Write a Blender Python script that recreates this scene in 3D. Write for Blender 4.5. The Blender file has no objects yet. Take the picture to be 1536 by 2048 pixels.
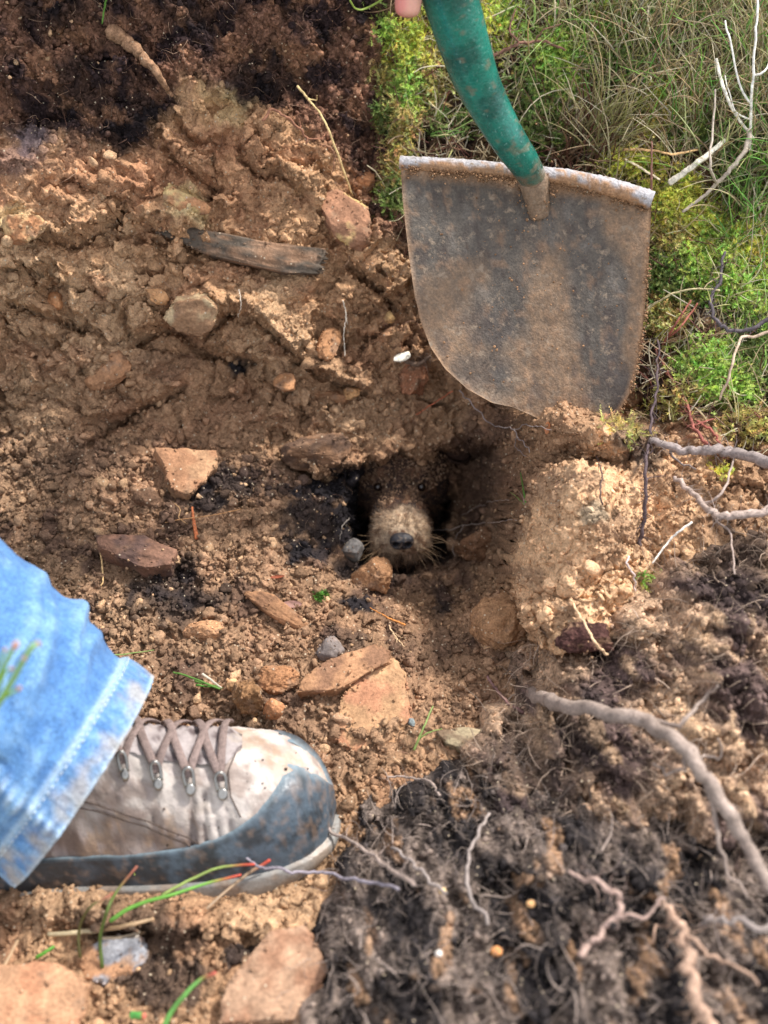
import bpy, math, random
import numpy as np
from mathutils import Vector, Matrix

SC = bpy.context.scene
COL = SC.collection
random.seed(7)
RNG = np.random.default_rng(7)

# ------------------------------------------------------------------ camera, light, exposure
PITCH = math.radians(50)
D = 1.05                       # metres from the lens to the plane of focus
FPX = 2512.0                   # focal length in pixels of a 1536 px wide frame
FWD = np.array([0, math.cos(PITCH), -math.sin(PITCH)])
RGT = np.array([1.0, 0, 0])
UPV = np.array([0, math.sin(PITCH), math.cos(PITCH)])
NRM = -FWD
CAM = -FWD * D

cam_d = bpy.data.cameras.new('camera')
cam = bpy.data.objects.new('camera', cam_d)
COL.objects.link(cam)
cam.location = CAM
cam.rotation_euler = (math.pi / 2 - PITCH, 0, 0)
cam_d.sensor_fit = 'HORIZONTAL'
cam_d.sensor_width = 36
cam_d.lens = 36 * FPX / 1536
cam_d.clip_start = 0.01
cam_d.clip_end = 200
cam_d.dof.use_dof = True
cam_d.dof.focus_distance = 0.96
cam_d.dof.aperture_fstop = 6.3
SC.camera = cam

SUN_DIR = Vector((0.50, 0.40, 0.77)).normalized()
world = bpy.data.worlds.new('World')
SC.world = world
world.use_nodes = True
wn = world.node_tree
wn.nodes.clear()
sky = wn.nodes.new('ShaderNodeTexSky')
sky.sky_type = 'NISHITA'
sky.sun_disc = False
sky.sun_elevation = math.asin(SUN_DIR.z)
sky.sun_rotation = math.atan2(SUN_DIR.x, SUN_DIR.y)
bg = wn.nodes.new('ShaderNodeBackground')
bg.inputs['Strength'].default_value = 0.15
wo = wn.nodes.new('ShaderNodeOutputWorld')
veil = wn.nodes.new('ShaderNodeMix'); veil.data_type = 'RGBA'      # thin bright cloud over the blue
veil.inputs[0].default_value = 0.55
veil.inputs[7].default_value = (6.4, 6.15, 5.8, 1)
wn.links.new(sky.outputs[0], veil.inputs[6])
wn.links.new(veil.outputs[2], bg.inputs[0])
wn.links.new(bg.outputs[0], wo.inputs[0])
sun_d = bpy.data.lights.new('sun', 'SUN')
sun_d.energy = 3.0
sun_d.angle = math.radians(6)
sun_d.color = (1.0, 0.96, 0.90)
sun = bpy.data.objects.new('sun', sun_d)
COL.objects.link(sun)
sun.rotation_euler = SUN_DIR.to_track_quat('Z', 'Y').to_euler()
sun.location = SUN_DIR * 5
SC.view_settings.view_transform = 'Standard'
SC.view_settings.look = 'None'
SC.view_settings.gamma = 1
SC.view_settings.exposure = 0.95

# ------------------------------------------------------------------ maths helpers
def lin(r, g, b, k=1.0):
    c = np.array([r, g, b]) / 255.0
    return np.where(c <= 0.04045, c / 12.92, ((c + 0.055) / 1.055) ** 2.4) * k

def W(a, b, c):
    a, b, c = np.broadcast_arrays(np.asarray(a, float), b, c)
    return a[..., None] * RGT + b[..., None] * UPV + c[..., None] * NRM

def AB(px, py, c):
    d = D - np.asarray(c, float)
    return (np.asarray(px, float) - 768) / FPX * d, (1024 - np.asarray(py, float)) / FPX * d

def PX(px, py, c):
    a, b = AB(px, py, c)
    return W(a, b, c)

def pix(a, b, c):
    d = D - c
    return a * FPX / d + 768, 1024 - b * FPX / d

def hsh(ix, iy, iz, seed):
    h = (ix.astype(np.int64) * 374761393 + iy.astype(np.int64) * 668265263
         + iz.astype(np.int64) * 1274126177 + seed * 974634777) & 0xFFFFFFFF
    h = ((h ^ (h >> 13)) * 1274126177) & 0xFFFFFFFF
    h = ((h ^ (h >> 16)) * 2246822519) & 0xFFFFFFFF
    h = h ^ (h >> 13)
    return (h & 0xFFFFFF) / float(0x1000000)

def fade(t):
    return t * t * t * (t * (t * 6 - 15) + 10)

def noise2(x, y, seed=0):
    x, y = np.broadcast_arrays(np.asarray(x, float), np.asarray(y, float))
    ix, iy = np.floor(x).astype(np.int64), np.floor(y).astype(np.int64)
    fx, fy = x - ix, y - iy
    z = np.zeros_like(ix)
    def g(dx, dy):
        t = hsh(ix + dx, iy + dy, z, seed) * 2 * np.pi
        return np.cos(t) * (fx - dx) + np.sin(t) * (fy - dy)
    u, v = fade(fx), fade(fy)
    a = g(0, 0) * (1 - u) + g(1, 0) * u
    b = g(0, 1) * (1 - u) + g(1, 1) * u
    return (a * (1 - v) + b * v) * 1.5

def fbm2(x, y, octv=4, seed=0, gain=0.5):
    s, amp, f = 0, 1, 1
    for o in range(octv):
        s = s + amp * noise2(x * f + 17.3 * o, y * f - 9.1 * o, seed + o)
        amp *= gain
        f *= 2.03
    return s

def noise3(p, seed=0):
    x, y, z = p[..., 0], p[..., 1], p[..., 2]
    ix, iy, iz = [np.floor(q).astype(np.int64) for q in (x, y, z)]
    fx, fy, fz = x - ix, y - iy, z - iz
    u, v, w = fade(fx), fade(fy), fade(fz)
    def g(dx, dy, dz):
        h = hsh(ix + dx, iy + dy, iz + dz, seed)
        t = h * 2 * np.pi
        zz = (h * 37.7) % 1.0 * 2 - 1
        r = np.sqrt(1 - zz * zz)
        return r * np.cos(t) * (fx - dx) + r * np.sin(t) * (fy - dy) + zz * (fz - dz)
    def l(a, b, t):
        return a * (1 - t) + b * t
    return l(l(l(g(0,0,0), g(1,0,0), u), l(g(0,1,0), g(1,1,0), u), v),
             l(l(g(0,0,1), g(1,0,1), u), l(g(0,1,1), g(1,1,1), u), v), w) * 1.5

def fbm3(p, octv=4, seed=0, gain=0.5):
    s, amp, f = 0, 1, 1
    for o in range(octv):
        s = s + amp * noise3(p * f + 11.7 * o, seed + o)
        amp *= gain
        f *= 2.03
    return s

def worley2(x, y, seed=0):
    """nearest cell: distance F1, second F2, cell random r1, r2, r3 and offset from the cell point"""
    ix, iy = np.floor(x).astype(np.int64), np.floor(y).astype(np.int64)
    z = np.zeros_like(ix)
    f1 = np.full(x.shape, 9.0); f2 = np.full(x.shape, 9.0)
    ox = np.zeros(x.shape); oy = np.zeros(x.shape)
    r1 = np.zeros(x.shape); r2 = np.zeros(x.shape); r3 = np.zeros(x.shape)
    for dx in (-1, 0, 1):
        for dy in (-1, 0, 1):
            cx, cy = ix + dx, iy + dy
            qx = cx + hsh(cx, cy, z, seed); qy = cy + hsh(cx, cy, z, seed + 1)
            ex, ey = x - qx, y - qy
            d = np.sqrt(ex * ex + ey * ey)
            m = d < f1
            f2 = np.where(m, f1, np.minimum(f2, d))
            f1 = np.where(m, d, f1)
            ox = np.where(m, ex, ox); oy = np.where(m, ey, oy)
            h = hsh(cx, cy, z, seed + 2)
            r1 = np.where(m, h, r1); r2 = np.where(m, (h * 57.3) % 1, r2); r3 = np.where(m, (h * 331.7) % 1, r3)
    return f1, f2, r1, r2, r3, ox, oy

def sstep(a, b, x):
    t = np.clip((x - a) / (b - a), 0, 1)
    return t * t * (3 - 2 * t)

def poly_sd(px, py, poly):
    """signed distance in px to a polygon, positive inside"""
    P = np.array(poly, float)
    d = np.full(px.shape, 1e9); inside = np.zeros(px.shape, bool)
    n = len(P)
    for i in range(n):
        x0, y0 = P[i]; x1, y1 = P[(i + 1) % n]
        ex, ey = x1 - x0, y1 - y0
        t = np.clip(((px - x0) * ex + (py - y0) * ey) / (ex * ex + ey * ey + 1e-9), 0, 1)
        d = np.minimum(d, np.hypot(px - x0 - t * ex, py - y0 - t * ey))
        c = ((y0 > py) != (y1 > py)) & (px < (x1 - x0) * (py - y0) / (y1 - y0 + 1e-12) + x0)
        inside ^= c
    return np.where(inside, d, -d)

def line_sd(px, py, pts):
    """distance to a polyline, signed by side (positive: left of its direction as seen in the picture, i.e. above when it runs right), and run 0..1"""
    P = np.array(pts, float)
    best = np.full(px.shape, 1e9); sgn = np.zeros(px.shape); run = np.zeros(px.shape)
    seg = np.hypot(*(P[1:] - P[:-1]).T); tot = seg.sum(); acc = 0
    for i in range(len(P) - 1):
        x0, y0 = P[i]; x1, y1 = P[i + 1]
        ex, ey = x1 - x0, y1 - y0
        t = np.clip(((px - x0) * ex + (py - y0) * ey) / (ex * ex + ey * ey), 0, 1)
        qx, qy = px - x0 - t * ex, py - y0 - t * ey
        d = np.hypot(qx, qy)
        m = d < best
        best = np.where(m, d, best)
        sgn = np.where(m, np.sign(ey * qx - ex * qy), sgn)
        run = np.where(m, (acc + t * seg[i]) / tot, run)
        acc += seg[i]
    return best * sgn, run

# ------------------------------------------------------------------ object helpers
def tag(o, label=None, cat=None, group=None, kind=None):
    if label: o['label'] = label
    if cat: o['category'] = cat
    if group: o['group'] = group
    if kind: o['kind'] = kind
    return o

def empty(name, loc):
    o = bpy.data.objects.new(name, None)
    o.empty_display_size = 0.02
    COL.objects.link(o)
    o.location = loc
    return o

def mesh_obj(name, V, faces, mat, parent=None, color=None, smooth=True, origin=None, uv=None):
    """V (n,3) world points; faces: an (m,k) array or a list of such; color (n,3) albedo"""
    if not isinstance(faces, (list, tuple)): faces = [faces]
    faces = [np.asarray(f, np.int32) for f in faces if len(f)]
    V = np.asarray(V, float)
    if parent is not None:
        off = np.array(parent['_o'])
    else:
        off = np.array(V.mean(axis=0) if origin is None else origin, float)
    me = bpy.data.meshes.new(name)
    me.vertices.add(len(V))
    me.vertices.foreach_set('co', (V - off).astype(np.float32).ravel())
    nl = sum(f.size for f in faces); npol = sum(len(f) for f in faces)
    me.loops.add(nl); me.polygons.add(npol)
    li = np.concatenate([f.ravel() for f in faces])
    me.loops.foreach_set('vertex_index', li)
    tot = np.concatenate([np.full(len(f), f.shape[1], np.int32) for f in faces])
    st = np.concatenate([[0], np.cumsum(tot)[:-1]]).astype(np.int32)
    me.polygons.foreach_set('loop_start', st)
    me.polygons.foreach_set('loop_total', tot)
    if smooth: me.polygons.foreach_set('use_smooth', np.ones(npol, bool))
    if color is not None:
        at = me.color_attributes.new('albedo', 'FLOAT_COLOR', 'POINT')
        c4 = np.ones((len(V), 4), np.float32); c4[:, :3] = np.clip(color, 0.003, 0.95)
        at.data.foreach_set('color', c4.ravel())
    if uv is not None:
        ul = me.uv_layers.new(name='UVMap')
        ul.data.foreach_set('uv', np.asarray(uv, np.float32)[li].ravel())
    me.update(); me.validate()
    if mat: me.materials.append(mat)
    o = bpy.data.objects.new(name, me)
    COL.objects.link(o)
    if parent is not None:
        o.parent = parent
        o['_o'] = [float(q) for q in off]
    else:
        o.location = off
        o['_o'] = [float(q) for q in off]
    return o

def root_empty(name, loc):
    o = empty(name, loc)
    o['_o'] = [float(q) for q in loc]
    return o

def clean_props():
    for o in bpy.data.objects:
        if '_o' in o: del o['_o']

def grid_faces(nr, nc, wrap=False):
    i = np.arange(nr - 1)[:, None]; j = np.arange(nc if wrap else nc - 1)[None, :]
    j2 = (j + 1) % nc
    a = i * nc + j; b = i * nc + j2; c = (i + 1) * nc + j2; d = (i + 1) * nc + j
    return np.stack([a, b, c, d], -1).reshape(-1, 4)

class Pile:
    """collects tubes, ribbons and lumps to be linked as ONE mesh"""
    def __init__(s): s.V = []; s.F4 = []; s.F3 = []; s.C = []; s.n = 0
    def add(s, V, F, col):
        V = np.asarray(V).reshape(-1, 3)
        F = np.asarray(F) + s.n
        (s.F4 if F.shape[1] == 4 else s.F3).append(F)
        s.V.append(V)
        col = np.asarray(col, float)
        s.C.append(np.broadcast_to(col, (len(V), 3)) if col.ndim == 1 else col)
        s.n += len(V)
    def tube(s, pts, rad, col, n=7, flat=1.0):
        pts = np.asarray(pts, float); m = len(pts)
        rad = np.broadcast_to(np.asarray(rad, float), (m,))
        T = np.gradient(pts, axis=0); T /= np.linalg.norm(T, axis=1)[:, None] + 1e-12
        up = np.array([0.12, -0.4, 0.9]); up /= np.linalg.norm(up)
        A = np.cross(T, up); A /= np.linalg.norm(A, axis=1)[:, None] + 1e-9
        B = np.cross(A, T)
        th = np.arange(n) / n * 2 * np.pi
        V = pts[:, None] + rad[:, None, None] * (np.cos(th)[None, :, None] * A[:, None] + flat * np.sin(th)[None, :, None] * B[:, None])
        base = s.n
        col = np.asarray(col, float)
        if col.ndim == 2: col = np.repeat(col, n, axis=0)
        V = V.reshape(-1, 3)
        ends = np.stack([pts[0] - T[0] * rad[0] * 0.5, pts[-1] + T[-1] * rad[-1] * 0.5])
        cc = np.broadcast_to(col, (len(V), 3)) if col.ndim == 1 else col
        cc = np.concatenate([cc, cc[[0, -1]]])
        s.add(np.concatenate([V, ends]), grid_faces(m, n, True), cc)
        k = np.arange(n)
        e0 = np.stack([np.full(n, len(V)), (k + 1) % n, k], -1)
        e1 = np.stack([np.full(n, len(V) + 1), (m - 1) * n + k, (m - 1) * n + (k + 1) % n], -1)
        s.F3.append(np.concatenate([e0, e1]) + base)
    def build(s, name, mat, parent=None, **kw):
        return mesh_obj(name, np.concatenate(s.V), [np.concatenate(f) for f in (s.F4, s.F3) if f], mat, parent, np.concatenate(s.C), **kw)

def smooth_path(pts, n=24):
    """Catmull-Rom through 3-D points"""
    P = np.asarray(pts, float)
    if len(P) == 2: P = np.stack([P[0], P.mean(0), P[1]])
    Q = np.concatenate([[2 * P[0] - P[1]], P, [2 * P[-1] - P[-2]]])
    out = []
    m = len(P) - 1
    for t in np.linspace(0, m - 1e-6, n):
        i = int(t); f = t - i
        p0, p1, p2, p3 = Q[i], Q[i + 1], Q[i + 2], Q[i + 3]
        out.append(0.5 * ((2 * p1) + (-p0 + p2) * f + (2 * p0 - 5 * p1 + 4 * p2 - p3) * f * f + (-p0 + 3 * p1 - 3 * p2 + p3) * f ** 3))
    return np.array(out)

# ------------------------------------------------------------------ materials
def new_mat(name):
    m = bpy.data.materials.new(name)
    m.use_nodes = True
    nt = m.node_tree
    return m, nt, nt.nodes['Principled BSDF']

def N(nt, t, **kw):
    n = nt.nodes.new(t)
    for k, v in kw.items():
        if k in n.inputs: n.inputs[k].default_value = v
        else: setattr(n, k, v)
    return n

def attr_mat(name, rough=0.9, spec=0.25, fine=700, vary=0.45, bump=0.0008, mid=160, speck=0.0, trans=0.0, subs=0.0,
             stretch=None, sheen=0.0, dust=None, coat=0.0, rough_vary=0.0):
    m, nt, p = new_mat(name)
    L = nt.links.new
    at = N(nt, 'ShaderNodeAttribute', attribute_name='albedo')
    tc = N(nt, 'ShaderNodeTexCoord')
    src = tc.outputs['Object']
    if stretch:
        mp = N(nt, 'ShaderNodeMapping'); mp.inputs['Scale'].default_value = stretch
        L(src, mp.inputs[0]); src = mp.outputs[0]
    n1 = N(nt, 'ShaderNodeTexNoise', Scale=fine, Detail=3.0, Roughness=0.65)
    n2 = N(nt, 'ShaderNodeTexNoise', Scale=mid, Detail=4.0, Roughness=0.6)
    L(src, n1.inputs['Vector']); L(src, n2.inputs['Vector'])
    mr = N(nt, 'ShaderNodeMapRange'); mr.inputs['From Min'].default_value = 0.3; mr.inputs['From Max'].default_value = 0.7
    mr.inputs['To Min'].default_value = 1 - vary; mr.inputs['To Max'].default_value = 1 + vary
    L(n1.outputs['Fac'], mr.inputs[0])
    mr2 = N(nt, 'ShaderNodeMapRange'); mr2.inputs['From Min'].default_value = 0.3; mr2.inputs['From Max'].default_value = 0.7
    mr2.inputs['To Min'].default_value = 1 - vary * 0.7; mr2.inputs['To Max'].default_value = 1 + vary * 0.7
    L(n2.outputs['Fac'], mr2.inputs[0])
    mu = N(nt, 'ShaderNodeMath', operation='MULTIPLY'); L(mr.outputs[0], mu.inputs[0]); L(mr2.outputs[0], mu.inputs[1])
    vm = N(nt, 'ShaderNodeVectorMath', operation='SCALE'); L(at.outputs['Color'], vm.inputs[0]); L(mu.outputs[0], vm.inputs['Scale'])
    col = vm.outputs[0]
    if speck > 0:
        vo = N(nt, 'ShaderNodeTexVoronoi', Scale=420.0); L(src, vo.inputs['Vector'])
        cr = N(nt, 'ShaderNodeSeparateColor'); L(vo.outputs['Color'], cr.inputs[0])
        a1 = N(nt, 'ShaderNodeMath', operation='GREATER_THAN'); a1.inputs[1].default_value = 1 - speck; L(cr.outputs[0], a1.inputs[0])
        a2 = N(nt, 'ShaderNodeMath', operation='LESS_THAN'); a2.inputs[1].default_value = 0.33; L(vo.outputs['Distance'], a2.inputs[0])
        a3 = N(nt, 'ShaderNodeMath', operation='MULTIPLY'); L(a1.outputs[0], a3.inputs[0]); L(a2.outputs[0], a3.inputs[1])
        mx = N(nt, 'ShaderNodeMix', data_type='RGBA'); L(a3.outputs[0], mx.inputs[0]); L(col, mx.inputs[6])
        mx.inputs[7].default_value = (0.52, 0.42, 0.30, 1)
        col = mx.outputs[2]
    if dust:
        n3 = N(nt, 'ShaderNodeTexNoise', Scale=dust[1], Detail=5.0, Roughness=0.7); L(src, n3.inputs['Vector'])
        m3 = N(nt, 'ShaderNodeMapRange'); m3.inputs['From Min'].default_value = dust[2]; m3.inputs['From Max'].default_value = dust[2] + 0.12
        L(n3.outputs['Fac'], m3.inputs[0])
        mx = N(nt, 'ShaderNodeMix', data_type='RGBA'); L(m3.outputs[0], mx.inputs[0]); L(col, mx.inputs[6])
        mx.inputs[7].default_value = (*dust[0], 1)
        col = mx.outputs[2]
    L(col, p.inputs['Base Color'])
    p.inputs['Roughness'].default_value = rough
    if rough_vary:
        m4 = N(nt, 'ShaderNodeMapRange'); m4.inputs['To Min'].default_value = rough - rough_vary; m4.inputs['To Max'].default_value = rough + rough_vary
        L(n2.outputs['Fac'], m4.inputs[0]); L(m4.outputs[0], p.inputs['Roughness'])
    p.inputs['Specular IOR Level'].default_value = spec
    if sheen: p.inputs['Sheen Weight'].default_value = sheen
    if coat: p.inputs['Coat Weight'].default_value = coat
    if subs:
        p.inputs['Subsurface Weight'].default_value = subs
        p.inputs['Subsurface Radius'].default_value = (0.01, 0.004, 0.002)
    if bump:
        ad = N(nt, 'ShaderNodeMath', operation='ADD'); L(n1.outputs['Fac'], ad.inputs[0])
        m5 = N(nt, 'ShaderNodeMath', operation='MULTIPLY'); m5.inputs[1].default_value = 1.6; L(n2.outputs['Fac'], m5.inputs[0]); L(m5.outputs[0], ad.inputs[1])
        bp = N(nt, 'ShaderNodeBump', Strength=0.9, Distance=bump)
        L(ad.outputs[0], bp.inputs['Height']); L(bp.outputs[0], p.inputs['Normal'])
    if trans:
        out = nt.nodes['Material Output']
        tr = N(nt, 'ShaderNodeBsdfTranslucent'); L(col, tr.inputs[0])
        ms = N(nt, 'ShaderNodeMixShader'); ms.inputs[0].default_value = trans
        L(p.outputs[0], ms.inputs[1]); L(tr.outputs[0], ms.inputs[2]); L(ms.outputs[0], out.inputs[0])
    return m

M_SOIL = attr_mat('soil', rough=0.95, spec=0.12, fine=620, vary=0.38, bump=0.0011, mid=190, speck=0.06)
M_PEAT = attr_mat('peat', rough=0.97, spec=0.10, fine=480, vary=0.55, bump=0.0016, mid=150, speck=0.03)
M_STONE = attr_mat('stone', rough=0.85, spec=0.25, fine=420, vary=0.28, bump=0.0007, mid=90, speck=0.02)
M_ROOT = attr_mat('root_bark', rough=0.85, spec=0.2, fine=500, vary=0.3, bump=0.0004, mid=120)
M_LEAF = attr_mat('grass_blade', rough=0.5, spec=0.4, fine=250, vary=0.15, bump=0, mid=40, trans=0.4)
M_MOSS = attr_mat('moss', rough=0.7, spec=0.25, fine=300, vary=0.2, bump=0, mid=60, trans=0.45)
M_FUR = attr_mat('fur', rough=0.6, spec=0.35, fine=500, vary=0.25, bump=0, mid=80)

# ------------------------------------------------------------------ the dug ground: one relief on a slanting plane
CP = [  # picture x, y and height off the slanting plane in metres
 (-500,-400,.26),(-500,0,.19),(-500,400,.12),(-500,850,.03),(-500,1300,.13),(-500,1700,.22),(-500,2100,.31),(-500,2500,.38),
 (100,-400,.20),(100,0,.115),(100,250,.085),(100,500,.055),(100,700,.02),(100,850,-.005),(100,950,.012),(100,1100,.06),(100,1300,.115),(100,1500,.165),(100,1700,.205),(100,1800,.235),(100,2048,.295),(100,2500,.37),
 (450,-400,.15),(450,0,.07),(450,250,.05),(450,500,.03),(450,640,.005),(430,760,-.04),(440,850,-.04),(450,950,-.012),(450,1100,.045),(450,1300,.105),(450,1500,.158),(450,1700,.21),(450,2048,.31),(450,2500,.38),
 (750,-400,.06),(740,0,.02),(740,200,-.01),(750,450,-.01),(740,640,-.025),(740,800,-.045),(740,900,-.05),(700,1050,-.02),(740,1180,.03),(750,1300,.09),(750,1450,.15),(750,1700,.215),(750,2048,.32),(750,2500,.39),
 (860,0,.0),(860,250,-.015),(860,500,-.02),
 (1000,-400,-.03),(1000,0,-.02),(1000,300,-.01),(1000,600,-.01),(1000,800,-.025),(960,900,-.04),(950,1050,-.035),(950,1150,.005),(1000,1250,.07),(1000,1330,.115),(1000,1450,.165),(1000,1700,.235),(1000,2048,.33),(1000,2500,.4),
 (1150,-400,-.03),(1150,0,-.02),(1150,400,.0),(1150,700,.005),(1140,800,.035),(1120,870,.06),(1080,960,.085),(1070,1060,.095),(1080,1200,.105),(1120,1290,.12),(1150,1400,.165),(1150,1700,.25),(1150,2048,.34),
 (1300,850,.07),(1250,1000,.115),(1250,1150,.135),
 (1420,-400,-.03),(1420,0,-.01),(1420,400,.02),(1420,700,.05),(1420,900,.09),(1420,1100,.135),(1420,1300,.175),(1420,1700,.26),(1420,2048,.34),(1420,2500,.4),
 (2000,-400,.0),(2000,0,.02),(2000,500,.06),(2000,900,.12),(2000,1300,.19),(2000,1700,.27),(2000,2400,.38)]
CP = np.array(CP, float)
ca, cb = AB(CP[:, 0], CP[:, 1], CP[:, 2])
def tps(r2):
    return np.where(r2 > 0, r2 * np.log(r2 + 1e-12), 0)
_n = len(CP)
K = tps((ca[:, None] - ca) ** 2 + (cb[:, None] - cb) ** 2) + np.eye(_n) * 2e-4
Pm = np.stack([np.ones(_n), ca, cb], 1)
Amat = np.block([[K, Pm], [Pm.T, np.zeros((3, 3))]])
sol = np.linalg.solve(Amat, np.concatenate([CP[:, 2], np.zeros(3)]))
def base_c(a, b):
    out = sol[_n] + sol[_n + 1] * a + sol[_n + 2] * b
    for i in range(_n):
        out = out + sol[i] * tps((a - ca[i]) ** 2 + (b - cb[i]) ** 2)
    return out

def axis_coords(lo, hi, step, ext, grow=1.18):
    core = np.arange(lo, hi + step / 2, step)
    def side(start, end, sg):
        r = []; s = step * 1.1; x = start
        while (end - x) * sg > 0:
            x += sg * s; s *= grow; r.append(x)
        return r
    return np.concatenate([side(lo, ext[0], -1)[::-1], core, side(hi, ext[1], 1)])
STEP = 0.00098
ga = axis_coords(-0.335, 0.335, STEP, (-0.62, 0.62))
gb = axis_coords(-0.345, 0.455, STEP, (-0.58, 0.72))
GA, GB = np.meshgrid(ga, gb)            # rows run along b (up the picture)
GA = GA.ravel(); GB = GB.ravel()
NR, NC = len(gb), len(ga)
# coarse base, then bilinear: the spline is smooth
ka = np.linspace(ga[0], ga[-1], 120); kb = np.linspace(gb[0], gb[-1], 130)
KA, KB = np.meshgrid(ka, kb)
KC = base_c(KA, KB)
def bil(Z, xa, xb, a, b):
    ia = np.clip(np.searchsorted(xa, a) - 1, 0, len(xa) - 2); ib = np.clip(np.searchsorted(xb, b) - 1, 0, len(xb) - 2)
    fa = np.clip((a - xa[ia]) / (xa[ia + 1] - xa[ia]), 0, 1); fb = np.clip((b - xb[ib]) / (xb[ib + 1] - xb[ib]), 0, 1)
    return (Z[ib, ia] * (1 - fa) + Z[ib, ia + 1] * fa) * (1 - fb) + (Z[ib + 1, ia] * (1 - fa) + Z[ib + 1, ia + 1] * fa) * fb
C0 = bil(KC, ka, kb, GA, GB)
QX, QY = pix(GA, GB, C0)                # picture position, used only to author where each soil lies

wob = 26 * fbm2(GA * 14, GB * 14, 4, 3)
wob2 = 26 * fbm2(GA * 14, GB * 14, 4, 31)
JX, JY = QX + wob, QY + wob2
# soils
turf_poly = [(765,-900),(775,60),(800,200),(775,300),(790,400),(850,520),(1000,640),(1200,740),(1290,790),(1330,850),(1420,870),(1700,900),(2600,900),(2600,-900)]
m_turf = sstep(-12, 12, poly_sd(JX + 34 * fbm2(GA * 34, GB * 34, 3, 8), JY, turf_poly))
peat_poly = [(-900,-900),(-900,260),(0,270),(90,250),(150,300),(250,300),(330,240),(370,150),(430,170),(480,190),(520,190),(580,210),(620,270),(690,330),(740,430),(790,500),(860,560),(900,400),(900,-900)]
m_peat = sstep(-22, 22, poly_sd(JX + 12 * noise2(GA * 70, GB * 70, 5), JY + 20 * noise2(GA * 60, GB * 60, 6), peat_poly)) * (1 - m_turf)
m_floor = sstep(-60, 60, poly_sd(QX, QY, [(-900,860),(100,850),(250,870),(430,840),(560,900),(700,940),(900,1180),(1040,1200),(1040,1330),(1090,1330),(1000,1600),(640,2048),(500,2900),(-900,2900)]))
m_fore = sstep(1500, 1760, QY + (QX - 600) * 0.35)
m_clod = sstep(-10, 16, poly_sd(JX, JY, [(1035,990),(1120,930),(1200,840),(1300,850),(1420,920),(1400,1150),(1330,1260),(1190,1290),(1080,1300),(1030,1190)]))
m_wall = (1 - m_floor) * (1 - m_turf) * (1 - m_clod)

# relief -------------------------------------------------------------
H = np.zeros_like(GA)
wx = GA + 0.008 * fbm2(GA * 45, GB * 45, 3, 11); wy = GB + 0.008 * fbm2(GA * 45, GB * 45, 3, 12)
fx = GA + 0.0038 * fbm2(GA * 200, GB * 200, 3, 13, .6); fy = GB + 0.0038 * fbm2(GA * 200, GB * 200, 3, 14, .6)
H += 0.012 * fbm2(GA * 11, GB * 11, 3, 21) * (1 - 0.45 * m_floor)
def plates(scale, amp, tilt, seed, sx=1.0, rot=0.0):
    cr, sr = math.cos(rot), math.sin(rot)
    u = (wx * cr + wy * sr) / scale * sx; v = (-wx * sr + wy * cr) / scale
    f1, f2, r1, r2, r3, ox, oy = worley2(u, v, seed)
    edge = sstep(0.0, 0.22, f2 - f1)
    return (amp * (r1 - 0.5) * 2 + tilt * scale * ((r2 - 0.5) * 2 * ox + (r3 - 0.25) * oy * 1.6)), edge, r2
pl1, e1, id1 = plates(0.050, 0.0095, 0.36, 41, 0.75, 0.35)
pl2, e2, id2 = plates(0.024, 0.0040, 0.42, 45, 0.7, -0.3)
pl3, e3, id3 = plates(0.011, 0.0022, 0.45, 49, 0.75, 0.2)
amp_p = m_wall * (1 - 0.5 * m_peat) * sstep(-0.6, 0.4, fbm2(GA * 9, GB * 9, 2, 71)) + 0.5 * m_clod + 0.2 * m_floor
H += pl1 * amp_p + pl2 * (amp_p * 0.9 + 0.15) + pl3 * (0.55 + 0.35 * m_floor)
H -= (1 - e1) * 0.004 * amp_p
H -= (1 - e2) * 0.0018 * amp_p
# platy ledges of the subsoil: gentle rise, sudden undercut
t1 = (GB * 0.93 + GA * 0.42) / 0.060 + 0.9 * fbm2(GA * 16, GB * 16, 3, 81)
saw1 = t1 - np.floor(t1)
t2 = (GB * 0.95 - GA * 0.30) / 0.027 + 0.9 * fbm2(GA * 26, GB * 26, 3, 83)
saw2 = t2 - np.floor(t2)
ledge = lambda s: np.where(s < 0.9, (1 - s / 0.9) , (s - 0.9) / 0.1)
H += (ledge(saw1) - 0.5) * 0.016 * m_wall * (1 - m_peat) * sstep(-0.2, 0.5, noise2(GA * 8, GB * 8, 85) + 0.2)
H += (ledge(saw2) - 0.5) * 0.0085 * m_wall * (1 - m_peat) * sstep(-0.2, 0.5, noise2(GA * 13, GB * 13, 86) + 0.1)
# crumbs
f1, f2, r1, r2, r3, ox, oy = worley2(fx / 0.0075, fy / 0.0075, 51)
crumb_a = np.sqrt(np.clip(1 - (f1 / 0.72) ** 2, 0, 1)) * (r1 ** 1.5); crumb_id = r2
f1, f2, r1, r2, r3, ox, oy = worley2(fx / 0.0040, fy / 0.0040, 55)
crumb_b = np.sqrt(np.clip(1 - (f1 / 0.72) ** 2, 0, 1)) * r1; crumb_id2 = r2
cw = np.clip(0.5 + 0.5 * m_floor + 0.25 * m_clod + 0.2 * m_peat, 0, 1) * (0.55 + 0.45 * sstep(-0.3, 0.5, fbm2(GA * 25, GB * 25, 2, 57)))
H += cw * (0.0036 * crumb_a * (.35 + .9 * sstep(-.2, .6, fbm2(GA * 60, GB * 60, 2, 58))) + 0.0020 * crumb_b)
H += m_floor * .0035 * fbm2(GA * 90, GB * 90, 4, 59, .65)
H += 0.0030 * fbm2(GA * 130, GB * 130, 4, 61, .62) * (0.9 + 0.4 * m_peat)
H += 0.0011 * noise2(GA * 420, GB * 420, 63)
H += m_peat * (0.011 * fbm2(GA * 30, GB * 30, 4, 65, 0.6) + 0.003 * np.abs(noise2(GA * 170, GB * 170, 66)))
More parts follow.
